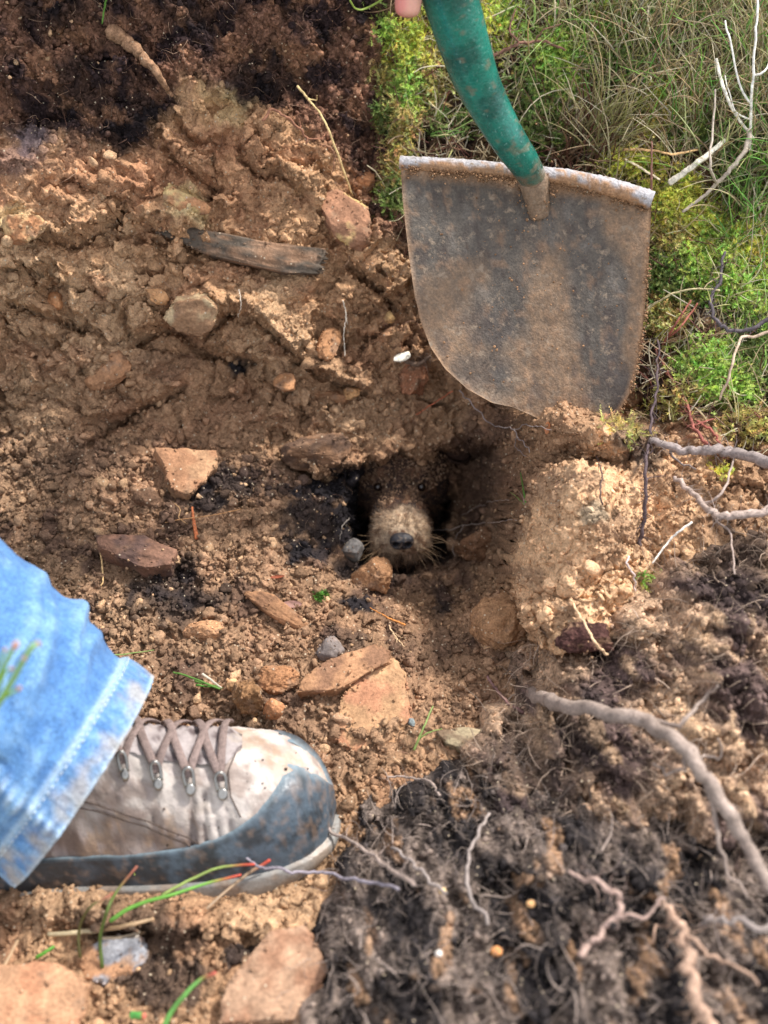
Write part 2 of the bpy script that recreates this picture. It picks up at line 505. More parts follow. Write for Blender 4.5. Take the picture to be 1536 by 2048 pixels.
H += m_turf * (0.008 * fbm2(GA * 22, GB * 22, 4, 68, 0.6) + 0.003 * noise2(GA * 120, GB * 120, 69))

# hand-placed ledges and hollows: (polyline with the overhanging earth on its upper side, rise m, undercut m, width px)
LEDGES = [
 ([(240,430),(330,470),(470,500),(600,520)], .004, .012, 50),
 ([(470,590),(530,660),(600,720),(690,765),(770,800)], .016, .010, 60),
 ([(330,590),(345,640),(400,668),(470,600)], .012, .016, 55),
 ([(30,470),(150,480),(250,415)], .010, .012, 50),
 ([(560,880),(640,945),(720,925),(735,900)], .010, .016, 50),
 ([(150,900),(210,850),(280,800),(380,760)], .004, .010, 40),
 ([(340,290),(390,340),(450,385)], .006, .008, 30),
 ([(120,350),(190,380),(260,400)], .006, .008, 30),
 ([(470,300),(520,350),(560,340),(620,400)], .008, .008, 40),
 ([(240,700),(330,640),(420,700),(560,740)], .006, .014, 60),
 ([(0,590),(80,620),(170,650)], .008, .009, 40),
 ([(690,510),(760,570),(800,620)], .010, .010, 45),
 ([(560,620),(660,560),(690,600)], .004, .006, 30),
 ([(860,880),(960,900),(1030,880)], .008, .014, 45),
 ([(730,930),(800,905),(880,950),(930,1010)], .012, .006, 50),
 ([(640,1440),(770,1500),(810,1400)], .0, .004, 25),
 ([(1060,1195),(1100,1290),(1190,1300)], .006, .012, 30),
]
for pts, up, dn, w in LEDGES:
    sd, run = line_sd(JX * 0.5 + QX * 0.5, JY * 0.5 + QY * 0.5, pts)
    f = sstep(0, 0.15, run) * sstep(1, 0.85, run)
    up *= 1.5; dn *= 1.6
    H -= f * .009 * np.exp(-(sd + 7) ** 2 / 60) * (w > 30)
    H += f * np.where(sd > 0, up * np.exp(-np.abs(sd) / w) * sstep(0, 6, sd), -dn * np.exp(-np.abs(sd) / (w * 0.7)) * sstep(0, 8, -sd))
def hollow(cx, cy, rx, ry, depth, p=2.0, jit=0.15, rot=0):
    global H
    cr, sr = math.cos(rot), math.sin(rot)
    dx, dy = QX - cx, QY - cy
    r = np.hypot((dx * cr + dy * sr) / rx, (-dx * sr + dy * cr) / ry) + jit * fbm2(GA * 40, GB * 40, 3, int(cx))
    H -= depth * np.exp(-np.abs(np.clip(r, 0, 4)) ** p * 1.2)
hollow(200, 850, 60, 16, .022, rot=-.2)
hollow(120, 210, 90, 30, .015, rot=-.1)
hollow(740, 330, 40, 110, .02)
hollow(770, 140, 30, 90, .016)
hollow(1010, 640, 1, 1, 0)
hollow(970, 975, 58, 110, .045)
hollow(985, 1130, 45, 60, .02)
hollow(1030, 820, 40, 30, .022)
hollow(330, 1148, 60, 22, .008)
hollow(1290, 830, 60, 40, .02)
hollow(735, 1255, 30, 16, .012)
# the round bowl in front of the burrow, steep on its right
_bs = 14 + poly_sd(JX * .6 + QX * .4, JY * .6 + QY * .4, [(660,960),(740,915),(850,900),(930,880),(1000,890),(1022,1000),(1020,1120),(1005,1190),(930,1232),(830,1256),(730,1236),(650,1160),(630,1050)])
H -= (.022 + .036 * sstep(700, 980, QX)) * sstep(0, 90 - 55 * 1.0 * sstep(700, 980, QX), _bs)
# the burrow the dog looks out of
rb = np.hypot((QX - 800) / (112 + 0 * QX), (QY - 1040) / 118) + 0.22 * fbm2(GA * 38, GB * 38, 4, 91)
burrow = sstep(1.12, 0.60, rb)
H -= burrow * 0.12
# mounds
def mound(cx, cy, rx, ry, h, rot=0, p=2.0):
    global H
    cr, sr = math.cos(rot), math.sin(rot)
    dx, dy = JX - cx, JY - cy
    r = np.hypot((dx * cr + dy * sr) / rx, (-dx * sr + dy * cr) / ry)
    H += h * np.exp(-r ** p)
mound(1124, 864, 108, 58, .058, .1, 4)
mound(1240, 880, 60, 40, .02, .1, 3)
mound(1010, 1245, 60, 40, .016, 0, 3)
mound(730, 1180, 70, 35, .008)
mound(880, 1150, 60, 30, .006)
mound(500, 1400, 50, 40, .006)
mound(700, 1640, 60, 60, .008)
mound(300, 1830, 200, 40, .006)
mound(1180, 1000, 90, 60, .008)
n_edge = fbm2(GA * 70, GB * 70, 3, 97)
_sd = poly_sd(JX * .6 + QX * .4, JY * .6 + QY * .4, [(1016,1010),(1036,975),(1100,940),(1180,930),(1500,900),(1500,1330),(1180,1290),(1080,1285),(1030,1200),(1014,1120)])
H += .044 * sstep(-10, 8, _sd + 8 * n_edge) * sstep(1330, 1120, QX)
H += .030 * sstep(-8, 8, _sd + 8 * n_edge) * np.exp(-np.clip(_sd, 0, 500) / 80) * sstep(1230, 1100, QX)
mound(260, 1815, 330, 34, .032, .04, 2)

CC = C0 + H
Cgrid = CC.reshape(NR, NC)
def surf_ab(a, b):
    return bil(Cgrid, ga, gb, np.asarray(a, float), np.asarray(b, float))
def surf(px, py):
    """point of the ground met by the line of sight through a picture position (first hit)"""
    cs = np.linspace(0.5, -0.35, 700)
    a, b = AB(px, py, cs)
    s = surf_ab(a, b)
    hit = np.nonzero(cs <= s)[0]
    i = hit[0] if len(hit) else len(cs) - 1
    return float(a[i]), float(b[i]), float(s[i] if len(hit) else 0)
def G(px, py, lift=0.0):
    a, b, c = surf(px, py)
    return W(a, b, c + lift)
Csm = None
def snorm(px, py, r=14):
    p = [np.array(G(px + dx, py + dy)) for dx, dy in ((-r, 0), (r, 0), (0, -r), (0, r))]
    n = np.cross(p[1] - p[0], p[2] - p[3]); n /= np.linalg.norm(n) + 1e-12
    if n @ NRM < 0: n = -n
    n = n + 0.6 * NRM
    return n / np.linalg.norm(n)

# soil colours ---------------------------------------------------------
clay = lin(178, 140, 106); clay2 = lin(200, 166, 130); rust = lin(164, 116, 88); brown = lin(134, 107, 86)
dark = lin(90, 70, 60); black = lin(44, 40, 42); tan = lin(214, 174, 136); peatb = lin(128, 94, 76); peatd = lin(54, 42, 42)
sandy = lin(222, 200, 150); bluegrey = lin(130, 128, 140)
def mixc(col, c2, m):
    return col * (1 - m[:, None]) + np.asarray(c2) * m[:, None]
n_a = fbm2(GA * 9, GB * 9, 4, 101); n_b = fbm2(GA * 28, GB * 28, 4, 102); n_c = fbm2(GA * 75, GB * 75, 3, 103)
A = np.tile(clay, (len(GA), 1))
A = mixc(A, clay2, sstep(-0.1, 0.6, n_a + 0.4 * n_b) * 0.6)
A = mixc(A, rust, sstep(0.0, 0.7, n_b - 0.3 * n_a) * 0.45)
A = mixc(A, brown, sstep(480, 900, QY) * m_wall * 0.5)
A = mixc(A, brown, m_floor * (1 - m_fore) * 0.75)
A = mixc(A, brown, m_fore * 0.4)
A = mixc(A, tan, m_clod * 0.75)
A = mixc(A, rust, sstep(-30, 60, poly_sd(JX, JY, [(-200,250),(330,230),(480,200),(620,300),(520,460),(300,420),(-200,480)])) * 0.35)
# crumb to crumb differences
crm = (0.75 + 0.5 * crumb_id) * (0.85 + 0.3 * crumb_id2)
A = A * (1 + (crm - 1) * (0.35 + 0.5 * m_floor))[:, None]
A = mixc(A, brown, m_clod * sstep(.0, .5, n_b) * .55)
A = mixc(A, lin(150, 140, 120), sstep(1.1, .6, np.hypot((JX - 1165) / 40, (JY - 1025) / 20) + .3 * n_c) * .6)
# dark humus in the pit floor; damp and painted shade in its right hollow
hum = sstep(0.28, 0.52, fbm2(GA * 20, GB * 20, 4, 111) + 0.25 * n_c) * m_floor * (1 - m_fore * 0.5) * sstep(1480, 1330, QY - QX * 0.05 + 0)
A = mixc(A, dark, hum * 0.8)
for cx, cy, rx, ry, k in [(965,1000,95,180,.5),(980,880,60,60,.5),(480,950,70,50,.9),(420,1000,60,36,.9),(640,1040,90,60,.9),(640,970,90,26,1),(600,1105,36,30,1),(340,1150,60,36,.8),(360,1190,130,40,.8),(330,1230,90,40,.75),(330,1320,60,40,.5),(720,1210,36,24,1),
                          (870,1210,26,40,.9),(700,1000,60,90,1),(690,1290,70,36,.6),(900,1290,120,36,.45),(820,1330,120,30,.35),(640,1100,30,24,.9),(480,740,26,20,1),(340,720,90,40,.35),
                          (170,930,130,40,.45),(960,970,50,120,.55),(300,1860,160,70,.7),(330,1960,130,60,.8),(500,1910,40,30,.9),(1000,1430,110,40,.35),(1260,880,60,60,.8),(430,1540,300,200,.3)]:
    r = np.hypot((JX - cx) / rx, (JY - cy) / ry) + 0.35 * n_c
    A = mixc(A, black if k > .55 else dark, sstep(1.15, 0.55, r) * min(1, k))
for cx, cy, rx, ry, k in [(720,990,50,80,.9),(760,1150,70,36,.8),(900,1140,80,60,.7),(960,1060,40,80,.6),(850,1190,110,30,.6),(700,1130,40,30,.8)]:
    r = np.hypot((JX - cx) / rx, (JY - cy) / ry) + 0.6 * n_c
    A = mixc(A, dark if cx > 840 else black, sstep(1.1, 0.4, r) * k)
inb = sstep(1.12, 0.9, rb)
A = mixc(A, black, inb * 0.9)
# pale patches of weathered stone dust and blue-grey clay in the wall
for cx, cy, rx, ry, c2, k in [(365,415,60,40,sandy,.6),(45,455,44,30,sandy,.55),(440,160,50,36,sandy,.5),(455,125,30,36,bluegrey,.8),(420,200,40,50,lin(190,150,110),.5),(60,280,36,50,bluegrey,.55),(470,200,40,50,sandy,.4),
                              (260,240,40,26,bluegrey,.4),(560,930,60,30,dark,.5),(70,260,60,40,lin(90,78,88),.6),(40,330,60,50,lin(100,84,90),.5)]:
    r = np.hypot((JX - cx) / rx, (JY - cy) / ry) + 0.3 * n_c
    A = mixc(A, c2, sstep(1.1, 0.5, r) * k)
# peat and turf soil
pk = sstep(-0.45, 0.45, n_b + 0.5 * n_c)
pc = peatd[None] * (1 - pk[:, None]) + peatb[None] * pk[:, None]
pc = mixc(pc, lin(30, 27, 29), sstep(.0, .5, fbm2(GA * 15 + 7, GB * 15, 4, 105)) * .75)
pc = mixc(pc, lin(160, 118, 90), sstep(.2, .7, fbm2(GA * 34 + 2, GB * 34, 4, 106)) * .6)
A = A * (1 - m_peat[:, None]) + pc * m_peat[:, None]
tk = sstep(-0.3, 0.5, n_b)
tc_ = lin(60, 46, 42)[None] * (1 - tk[:, None]) + lin(104, 84, 60)[None] * tk[:, None]
A = A * (1 - m_turf[:, None]) + tc_ * m_turf[:, None]
far_out = np.clip((np.maximum(np.abs(GA) - 0.36, 0) + np.maximum(GB - 0.48, 0) + np.maximum(-0.38 - GB, 0)) * 8, 0, 1)
A = mixc(A, lin(96, 92, 56), far_out)

GV = W(GA + .0030 * fbm2(CC * 95 + GA * 20, GB * 110, 3, 131) * (1 - m_turf), GB + .0032 * fbm2(CC * 95 + GB * 20, GA * 110, 3, 132) * (1 - m_turf), CC)
_gy, _gx = np.gradient(Cgrid); SLOPE = np.sqrt(1 + (_gx ** 2 + _gy ** 2) / STEP ** 2).ravel()
SLOPE = np.clip(SLOPE, 1, 6)
GF = grid_faces(NR, NC)
fc = GF[:, 0]
reg = np.zeros(len(GA), int)                       # 0 bank, 1 peat, 2 floor, 3 turf
reg[m_peat > 0.5] = 1
reg[(m_floor > 0.5)] = 2
reg[(m_clod > 0.5)] = 4
reg[(m_turf > 0.5)] = 3
names = {0: ('earth_bank', 'cut face of orange brown clay with broken ledges and stones'),
         1: ('peat_layer', 'dark crumbly peat layer along the top of the cut bank'),
         2: ('pit_floor', 'crumbly brown earth covering the floor of the dug pit'),
         3: ('ground', 'dark soil under the moss and grass beside the pit'),
         4: ('soil_ledge', 'sunlit sandy ledge of compacted earth in front of the spade')}
gn = None
for k, (nm, lb) in names.items():
    fs = GF[reg[fc] == k]
    used = np.unique(fs)
    remap = np.zeros(len(GA), np.int64); remap[used] = np.arange(len(used))
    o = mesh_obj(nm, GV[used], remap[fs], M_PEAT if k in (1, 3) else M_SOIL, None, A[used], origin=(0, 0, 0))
    tag(o, lb, None, None, 'structure')

# moorland running on all round to the distance: rings out from the edge of the relief
edge = np.concatenate([np.arange(NC), np.arange(1, NR) * NC + NC - 1, (NR - 1) * NC + np.arange(NC - 2, -1, -1), np.arange(NR - 2, 0, -1) * NC])
E = GV[edge][::3]
cen = np.array([0, -0.05, 0.1])
rings = [E]; cols = [np.tile(lin(96, 92, 56), (len(E), 1))]
dirn = E - cen; dirn[:, 2] = 0; dirn /= np.linalg.norm(dirn, axis=1)[:, None]
r0 = np.linalg.norm((E - cen)[:, :2], axis=1)
for i, R in enumerate([0.05, 0.14, 0.3, 0.6, 1.2, 2.5, 5, 10, 22, 50]):
    P_ = cen + dirn * (r0 + R)[:, None]
    zt = 0.05 + 0.10 * np.clip(P_[:, 1], -4, 4) * np.exp(-R / 12)
    w = math.exp(-R / 0.5)
    P_[:, 2] = E[:, 2] * w + zt * (1 - w) + 0.02 * min(R * 3, 2) * fbm2(P_[:, 0] * 3, P_[:, 1] * 3, 3, 7)
    rings.append(P_); cols.append(np.tile(lin(104, 104, 58), (len(E), 1)) * (0.8 + 0.4 * hsh(np.arange(len(E)), np.full(len(E), i), np.zeros(len(E), int), 3))[:, None])
tag(mesh_obj('moorland', np.concatenate(rings), grid_faces(len(rings), len(E), True), M_PEAT, None, np.concatenate(cols), origin=(0, 0, 0)),
    'rough moorland running on round the pit', None, None, 'structure')

# ------------------------------------------------------------------ loose crumbs
gN = np.gradient(Cgrid)
def ico(sub=0):
    t = (1 + 5 ** .5) / 2
    v = np.array([(-1,t,0),(1,t,0),(-1,-t,0),(1,-t,0),(0,-1,t),(0,1,t),(0,-1,-t),(0,1,-t),(t,0,-1),(t,0,1),(-t,0,-1),(-t,0,1)], float)
    f = [(0,11,5),(0,5,1),(0,1,7),(0,7,10),(0,10,11),(1,5,9),(5,11,4),(11,10,2),(10,7,6),(7,1,8),(3,9,4),(3,4,2),(3,2,6),(3,6,8),(3,8,9),(4,9,5),(2,4,11),(6,2,10),(8,6,7),(9,8,1)]
    v /= np.linalg.norm(v, axis=1)[:, None]
    v = list(map(tuple, v))
    for _ in range(sub):
        cache = {}; nf = []
        def mid(i, j):
            k = (min(i, j), max(i, j))
            if k not in cache:
                m = (np.array(v[i]) + np.array(v[j])); m /= np.linalg.norm(m); v.append(tuple(m)); cache[k] = len(v) - 1
            return cache[k]
        for a, b, c in f:
            ab, bc, ca_ = mid(a, b), mid(b, c), mid(c, a)
            nf += [(a, ab, ca_), (b, bc, ab), (c, ca_, bc), (ab, bc, ca_)]
        f = nf
    return np.array(v), np.array(f)
ICO0, ICO1, ICO3, ICO4 = ico(0), ico(1), ico(3), ico(4)
def pool(tm, k, seed, cuts=7):
    r = np.random.default_rng(seed); out = []
    for _ in range(k):
        v = tm[0].copy() * r.uniform(.65, 1.25, 3)
        for _ in range(cuts):
            d_ = r.normal(size=3); d_ /= np.linalg.norm(d_)
            e_ = v @ d_ - r.uniform(.35, .75); v = v - np.where(e_ > 0, e_, 0)[:, None] * d_
        out.append(v + .06 * r.normal(size=v.shape))
    return np.array(out), tm[1]
POOL0, POOL1 = pool(ICO0, 24, 5, 4), pool(ICO1, 24, 6)

def rand_rot(n, rng):
    q = rng.normal(size=(n, 4)); q /= np.linalg.norm(q, axis=1)[:, None]
    w, x, y, z = q.T
    return np.stack([1-2*(y*y+z*z), 2*(x*y-z*w), 2*(x*z+y*w), 2*(x*y+z*w), 1-2*(x*x+z*z), 2*(y*z-x*w), 2*(x*z-y*w), 2*(y*z+x*w), 1-2*(x*x+y*y)], -1).reshape(n, 3, 3)

def crumbs(name, label, weight, n, rmin, rmax, power, colf, mat, tmpl, seed, sink=0.35, src=None):
    rng = np.random.default_rng(seed)
    ok = weight > 0.02
    idx = np.nonzero(ok)[0]
    p = weight[idx] / weight[idx].sum()
    pick = rng.choice(idx, n, p=p)
    V0 = GV if src is None else src[0]; A0 = A if src is None else src[1]
    pos = V0[pick] + (rng.random((n, 3)) - .5) * STEP
    r = rmin * (rmax / rmin) ** (rng.random(n) ** power)
    tv, tf = tmpl
    R = rand_rot(n, rng)
    if tv.ndim == 3: loc = tv[rng.integers(len(tv), size=n)] * r[:, None, None]; tv = tv[0]
    else: loc = tv[None] * (1 + 0.2 * rng.standard_normal((n, len(tv), 1)).clip(-1.2, 1.2)) * r[:, None, None]
    loc = loc * (0.7 + 0.6 * rng.random((n, 1, 3)))
    V = np.einsum('nij,nkj->nki', R, loc) + (pos + NRM * (r * (1 - 2 * sink))[:, None])[:, None]
    F = tf[None] + (np.arange(n) * len(tv))[:, None, None]
    col = colf(A0[pick], rng, n)
    o = mesh_obj(name, V.reshape(-1, 3), F.reshape(-1, 3), mat, None, np.repeat(col, len(tv), axis=0), origin=(0, 0, 0), smooth=False)
    tag(o, label, 'soil crumbs', None, 'stuff')
    return o
def cf(A_, rng, n):
    k = 0.7 + 0.7 * rng.random((n, 1))
    out = A_ * k
    pale = rng.random(n) < 0.06
    out[pale] = tan * (0.55 + 0.4 * rng.random((pale.sum(), 1)))
    return out
vis = ((QX > -160) & (QX < 1700) & (QY > -120) & (QY < 2200)).astype(float)
w_cr = vis * (m_floor * 1.0 + 0.25 * m_wall * (1 - m_peat) + 0.5 * m_clod + 0.15 * m_peat) * (1 - m_turf) * (1 - inb) * (0.25 + sstep(-0.2, 0.5, fbm2(GA * 18, GB * 18, 3, 201))) * SLOPE
crumbs('loose_soil_crumbs', 'fine loose crumbs of brown soil over pit floor and bank', w_cr, 16000, .0007, .0022, 1.2, cf, M_SOIL, POOL0, 301)
crumbs('loose_soil_lumps', 'pea sized loose lumps of brown soil scattered over the pit floor', w_cr * (0.15 + m_floor), 2600, .002, .0055, 1.8, cf, M_SOIL, POOL1, 302)
crumbs('shale_fragments', 'angular brown shale fragments bristling from the cut bank', vis * m_wall * (1 - m_peat) * (1 - inb) * sstep(-.2, .5, fbm2(GA * 16, GB * 16, 3, 207)), 1500, .0016, .0075, 1.9, cf, M_SOIL, POOL1, 305, sink=.55)
crumbs('angular_soil_lumps', 'angular lumps of soil and shale on the pit floor and ledge', vis * (m_floor + .4 * m_clod) * (1 - inb), 900, .0022, .0078, 2.2, cf, M_SOIL, POOL1, 306, sink=.4)
crumbs('face_crumbs', 'crumbs and grit clinging to the steep faces of the pit', vis * (1 - m_turf) * (1 - inb) * np.clip(SLOPE - 1.35, 0, 3), 13000, .0006, .0028, 1.6, cf, M_SOIL, POOL0, 307, sink=.3)
crumbs('peat_crumbs', 'dark fluffy crumbs on the peat layer', vis * (m_peat + 0.35 * m_turf), 6000, .001, .004, 1.3, lambda a, r, n: a * (0.6 + 0.9 * r.random((n, 1))), M_PEAT, POOL0, 303)

# ------------------------------------------------------------------ stones
def rock(name, px, py, wpx, hpx, ang, color, label, cat='stone', seed=1, thick=0.45, sink=0.35, cuts=9, color2=None, patch=None, lift=0.0, mat=None, group=None, rough=0.085, poly=None, nrm=None, tmpl=None, flat=0.0):
    a, b, c = surf(px, py)
    d = D - c
    pos = W(a, b, c + lift)
    n = snorm(px, py, max(10, int(max(wpx, hpx) * 0.3))) if nrm is None else np.asarray(nrm) / np.linalg.norm(nrm)
    # axes: e1 along the stone's long side as seen, e2 across it, on the local slope
    ca_, sa_ = math.cos(math.radians(ang)), math.sin(math.radians(ang))
    e1 = ca_ * RGT + sa_ * UPV; e1 = e1 - n * (e1 @ n); e1 /= np.linalg.norm(e1)
    e2 = np.cross(n, e1)
    k1 = max(0.35, math.hypot(e1 @ RGT, e1 @ UPV)); k2 = max(0.45, math.hypot(e2 @ RGT, e2 @ UPV))
    r1 = wpx / 2 * d / FPX / k1; r2 = hpx / 2 * d / FPX / k2; r3 = min(r1, r2) * thick * 2
    rng = np.random.default_rng(seed)
    tv, tf = ICO4 if max(wpx, hpx) > 60 else ICO3
    V = tv.copy()
    # squarish body, then random flats
    V = np.sign(V) * np.abs(V) ** (0.8)
    V /= np.abs(V).max(axis=0)
    if poly is not None:          # outline given as (angle deg: radius) corners round the stone
        P_ = np.array(poly, float)
        th = np.arctan2(V[:, 1], V[:, 0]); R_ = np.hypot(V[:, 0], V[:, 1])
        sd = None
        # radius of polygon along th
        rad = np.full(len(V), 1e9)
        for i in range(len(P_)):
            p0, p1 = P_[i], P_[(i + 1) % len(P_)]
            e = p1 - p0
            den = np.cos(th) * e[1] - np.sin(th) * e[0]
            t = (p0[0] * e[1] - p0[1] * e[0]) / np.where(np.abs(den) < 1e-9, 1e-9, den)
            u = (p0[0] * np.sin(th) - p0[1] * np.cos(th)) / np.where(np.abs(den) < 1e-9, 1e-9, den)
            okk = (t > 0) & (u >= -1e-6) & (u <= 1 + 1e-6)
            rad = np.where(okk, np.minimum(rad, t), rad)
        rad = np.where(rad > 5, 1, rad)
        # plate: side walls upright, faces flat
        q = np.clip(R_ * 1.35, 0, 1)
        V = np.stack([np.cos(th) * rad * q, np.sin(th) * rad * q, np.sign(V[:, 2]) * np.abs(V[:, 2]) ** 0.35 * (1 - 0.10 * q)], 1)
    else:
        for _ in range(cuts):
            dr = rng.normal(size=3); dr /= np.linalg.norm(dr)
            lim = 0.62 + 0.28 * rng.random()
            ex = V @ dr - lim
            V = V - np.where(ex > 0, ex, 0)[:, None] * dr
    V = V + tv * (rough * fbm3(V * 2.4 + seed * 3.1, 5, seed, 0.6))[:, None]
    V = V + tv * (rough * 0.35 * fbm3(V * 11 + seed, 3, seed + 3))[:, None]
    P_ = V[:, [0]] * r1 * e1 + V[:, [1]] * r2 * e2 + V[:, [2]] * r3 * n + pos + n * (r3 * (1 - 2 * sink))
    nb = fbm3(P_ * 60, 4, seed + 5)
    col = np.asarray(color)[None] * (0.85 + 0.25 * sstep(-.5, .5, nb))[:, None]
    if color2 is not None:
        col = mixc(col, color2, sstep(0.0, 0.35, fbm3(P_ * 45, 4, seed + 9) + (patch if patch else 0)))
    col = mixc(col, brown * 1.15, sstep(-.1, .35, fbm3(P_ * 85, 4, seed + 15) - .35 * (((P_ - pos) @ n) / r3)) * .75)
    if name != 'root_stub': ROCKV.append(P_); ROCKC.append(col); ROCKN.append(sstep(-.1, .3, (P_ - pos) @ n / r3) * min(r1 * r2 / 2e-4, 6) / len(P_))
    o = mesh_obj(name, P_, tf, mat or M_STONE, None, col, origin=pos)
    tag(o, label, cat, group)
    return o

ROCKV = []; ROCKC = []; ROCKN = []
soilc = lin(178, 126, 90); soild = lin(120, 86, 66)
rock('stone', 368, 955, 124, 100, 0, lin(170,132,100), 'flat tan three cornered stone on the left of the pit floor', seed=3, thick=.22, sink=.2, poly=[(-1,.75),(.95,.9),(1,.25),(.15,-1),(-.35,-.75),(-.65,.1)], color2=lin(160,118,88))
rock('stone', 275, 1118, 160, 66, -6, lin(132,98,80), 'dark brown wedge of rock with a black hollow beneath, left of centre', seed=4, thick=.5, sink=.3, poly=[(-1,.6),(.1,.9),(1,.3),(.9,-.6),(.3,-1),(-.9,-.1)], color2=lin(96,74,66))
rock('stone', 553, 1225, 150, 44, -33, lin(160,118,86), 'long narrow brown stone lying aslant below the dog burrow', seed=5, thick=.5, sink=.25, color2=lin(128,94,70))
rock('stone', 690, 1356, 196, 66, 17, lin(178,134,100), 'thick brown slab tilted up to the right beyond the boot toe', seed=6, thick=.35, sink=.1, poly=[(-1,-.5),(-.75,.3),(-.2,.75),(.75,1),(1,.5),(.9,-.2),(-.2,-.95)], color2=lin(140,104,80))
rock('stone', 742, 1428, 176, 170, 20, lin(182,142,106), 'broad flat orange tan stone right beside the boot toe', seed=7, thick=.14, sink=.3, poly=[(-.95,-.35),(-.5,.4),(.1,.8),(.85,.95),(1,.5),(.8,-.4),(.3,-.95),(-.5,-.9)], color2=lin(176,126,96))
rock('slate_slab', 468, 500, 350, 62, -9, lin(88,78,68), 'long dark grey slate sticking out of the clay bank', 'slate', seed=8, thick=.5, sink=.5, poly=[(-1,.9),(-.3,.8),(.4,.7),(1,.95),(.98,-.7),(.6,-1),(-.2,-.7),(-.8,.1)], color2=lin(140,108,84), patch=-.04, lift=.002)
rock('stone', 388, 628, 110, 66, 8, lin(190,166,130), 'pale grey and yellow flat stone jutting from the bank below the slate', seed=9, thick=.4, sink=.3, poly=[(-1,.2),(-.5,.95),(.6,1),(1,.4),(.6,-.8),(.1,-1),(-.6,-.6)], color2=lin(146,112,84), lift=.002, patch=.1)
rock('stone', 690, 450, 140, 96, -38, lin(158,116,90), 'rusty brown rock with a pale yellow and blue grey patch beside the spade', seed=10, thick=.4, sink=.4, color2=lin(206,176,120), patch=-.22, lift=.004)
rock('stone', 720, 368, 44, 62, 10, lin(184,130,92), 'small orange brown stone below the straw stem in the bank', seed=11, thick=.5, sink=.3)
rock('stone', 372, 408, 96, 60, -15, lin(206,178,126), 'cream yellow stone in the bank just above the slate', seed=12, thick=.4, sink=.45, color2=lin(176,128,92), patch=.05)
rock('stone', 48, 458, 84, 60, 10, lin(208,172,126), 'pale sandy stone at the left edge of the bank', seed=13, thick=.4, sink=.5, color2=lin(184,132,94), patch=.05)
rock('stone', 655, 690, 44, 66, -20, lin(182,134,96), 'upright tan chip of stone left of the hanging white rootlet', seed=14, thick=.4, sink=.3)
rock('stone', 572, 766, 46, 40, 20, lin(176,128,90), 'small brown stone on the slope above the dark burrow', seed=15, thick=.5, sink=.3)
rock('stone', 660, 795, 90, 36, -12, lin(160,118,86), 'flat brown stone half buried in the slope left of the spade tip', seed=16, thick=.5, sink=.4)
rock('stone', 778, 640, 26, 22, 30, lin(196,160,110), 'pale pebble in the dark earth against the spade left edge', seed=17, thick=.7, sink=.2)
rock('stone', 640, 905, 150, 72, 6, lin(128,96,72), 'large rounded brown stone roofing the black hollow left of the burrow', seed=18, thick=.5, sink=.35, color2=lin(96,74,60))
rock('stone', 690, 1098, 38, 42, 20, lin(140,134,128), 'small angular grey stone at the left rim of the dog burrow', seed=19, thick=.6, sink=.15, cuts=12)
rock('stone', 945, 1490, 150, 50, -8, lin(160,144,116), 'flat greenish grey slab in the soil beside the root heap', seed=20, thick=.3, sink=.25, poly=[(-1,.5),(-.2,.95),(1,.6),(.9,-.6),(.2,-1),(-.6,-.3)], color2=lin(120,100,80))
rock('soil_clod', 738, 1165, 76, 56, 5, lin(158,118,86), 'brown earth clod right below the dog chin', 'earth clod', seed=21, thick=.6, sink=.3, mat=M_SOIL, rough=.1)
rock('soil_clod', 410, 1266, 86, 44, 5, lin(186,140,104), 'sandy flattened earth clod with dark pebble, in the middle of the pit floor', 'earth clod', seed=22, thick=.4, sink=.4, mat=M_SOIL, rough=.1)
rock('soil_clod', 500, 1402, 62, 66, 5, lin(146,110,78), 'rounded brown earth clod just above the boot laces', 'earth clod', seed=23, thick=.8, sink=.25, mat=M_SOIL, rough=.12)
rock('soil_clod', 553, 1365, 80, 52, 5, lin(168,122,88), 'earth clod resting against the thick tilted slab', 'earth clod', seed=24, thick=.6, sink=.3, mat=M_SOIL, rough=.12)
rock('soil_clod', 541, 1425, 36, 34, 0, lin(190,136,98), 'small orange earth clod touching the top of the boot', 'earth clod', seed=25, thick=.8, sink=.2, mat=M_SOIL, rough=.08)
rock('stone', 85, 2010, 190, 130, -6, lin(180,138,106), 'square tan block of stone in the bottom left corner', seed=26, thick=.3, sink=.3, poly=[(-1,.8),(.3,1),(1,.6),(.95,-1),(-1,-1)], color2=lin(170,122,92))
rock('stone', 545, 1975, 230, 150, 28, lin(172,138,112), 'large blurred grey tan stone at the bottom left of the dark peat heap', seed=27, thick=.25, sink=.3, poly=[(-1,-.4),(-.6,.4),(.3,1),(.9,.8),(1,-.3),(.3,-1)], color2=lin(150,112,88))
rock('slate_slab', 222, 1925, 150, 80, 30, lin(142,142,146), 'blue grey piece of slate in front of the boot', 'slate', seed=28, thick=.25, sink=.35, color2=lin(170,128,96), patch=-.02)
rock('soil_clod', 1165, 1272, 130, 48, -6, lin(78,54,50), 'dark purplish peat lump under the sunlit sandy ledge', 'earth clod', seed=29, thick=.6, sink=.35, mat=M_PEAT, rough=.14)
rock('soil_clod', 1010, 1245, 120, 96, 70, lin(158,120,88), 'brown cracked earth clod at the left foot of the sunlit ledge', 'earth clod', seed=30, thick=.5, sink=.5, mat=M_SOIL, rough=.12)
rock('stone', 660, 1305, 60, 44, 10, lin(122,112,108), 'dark grey clay lump on the far side of the tilted slab', seed=31, thick=.6, sink=.35)
rock('stone', 280, 905, 56, 20, -15, lin(150,116,88), 'thin flat stone chip above the three cornered stone', seed=32, thick=.4, sink=.2)
rock('stone', 437, 1381-0, 1, 1, 0, soilc, 'x', seed=33) if False else None
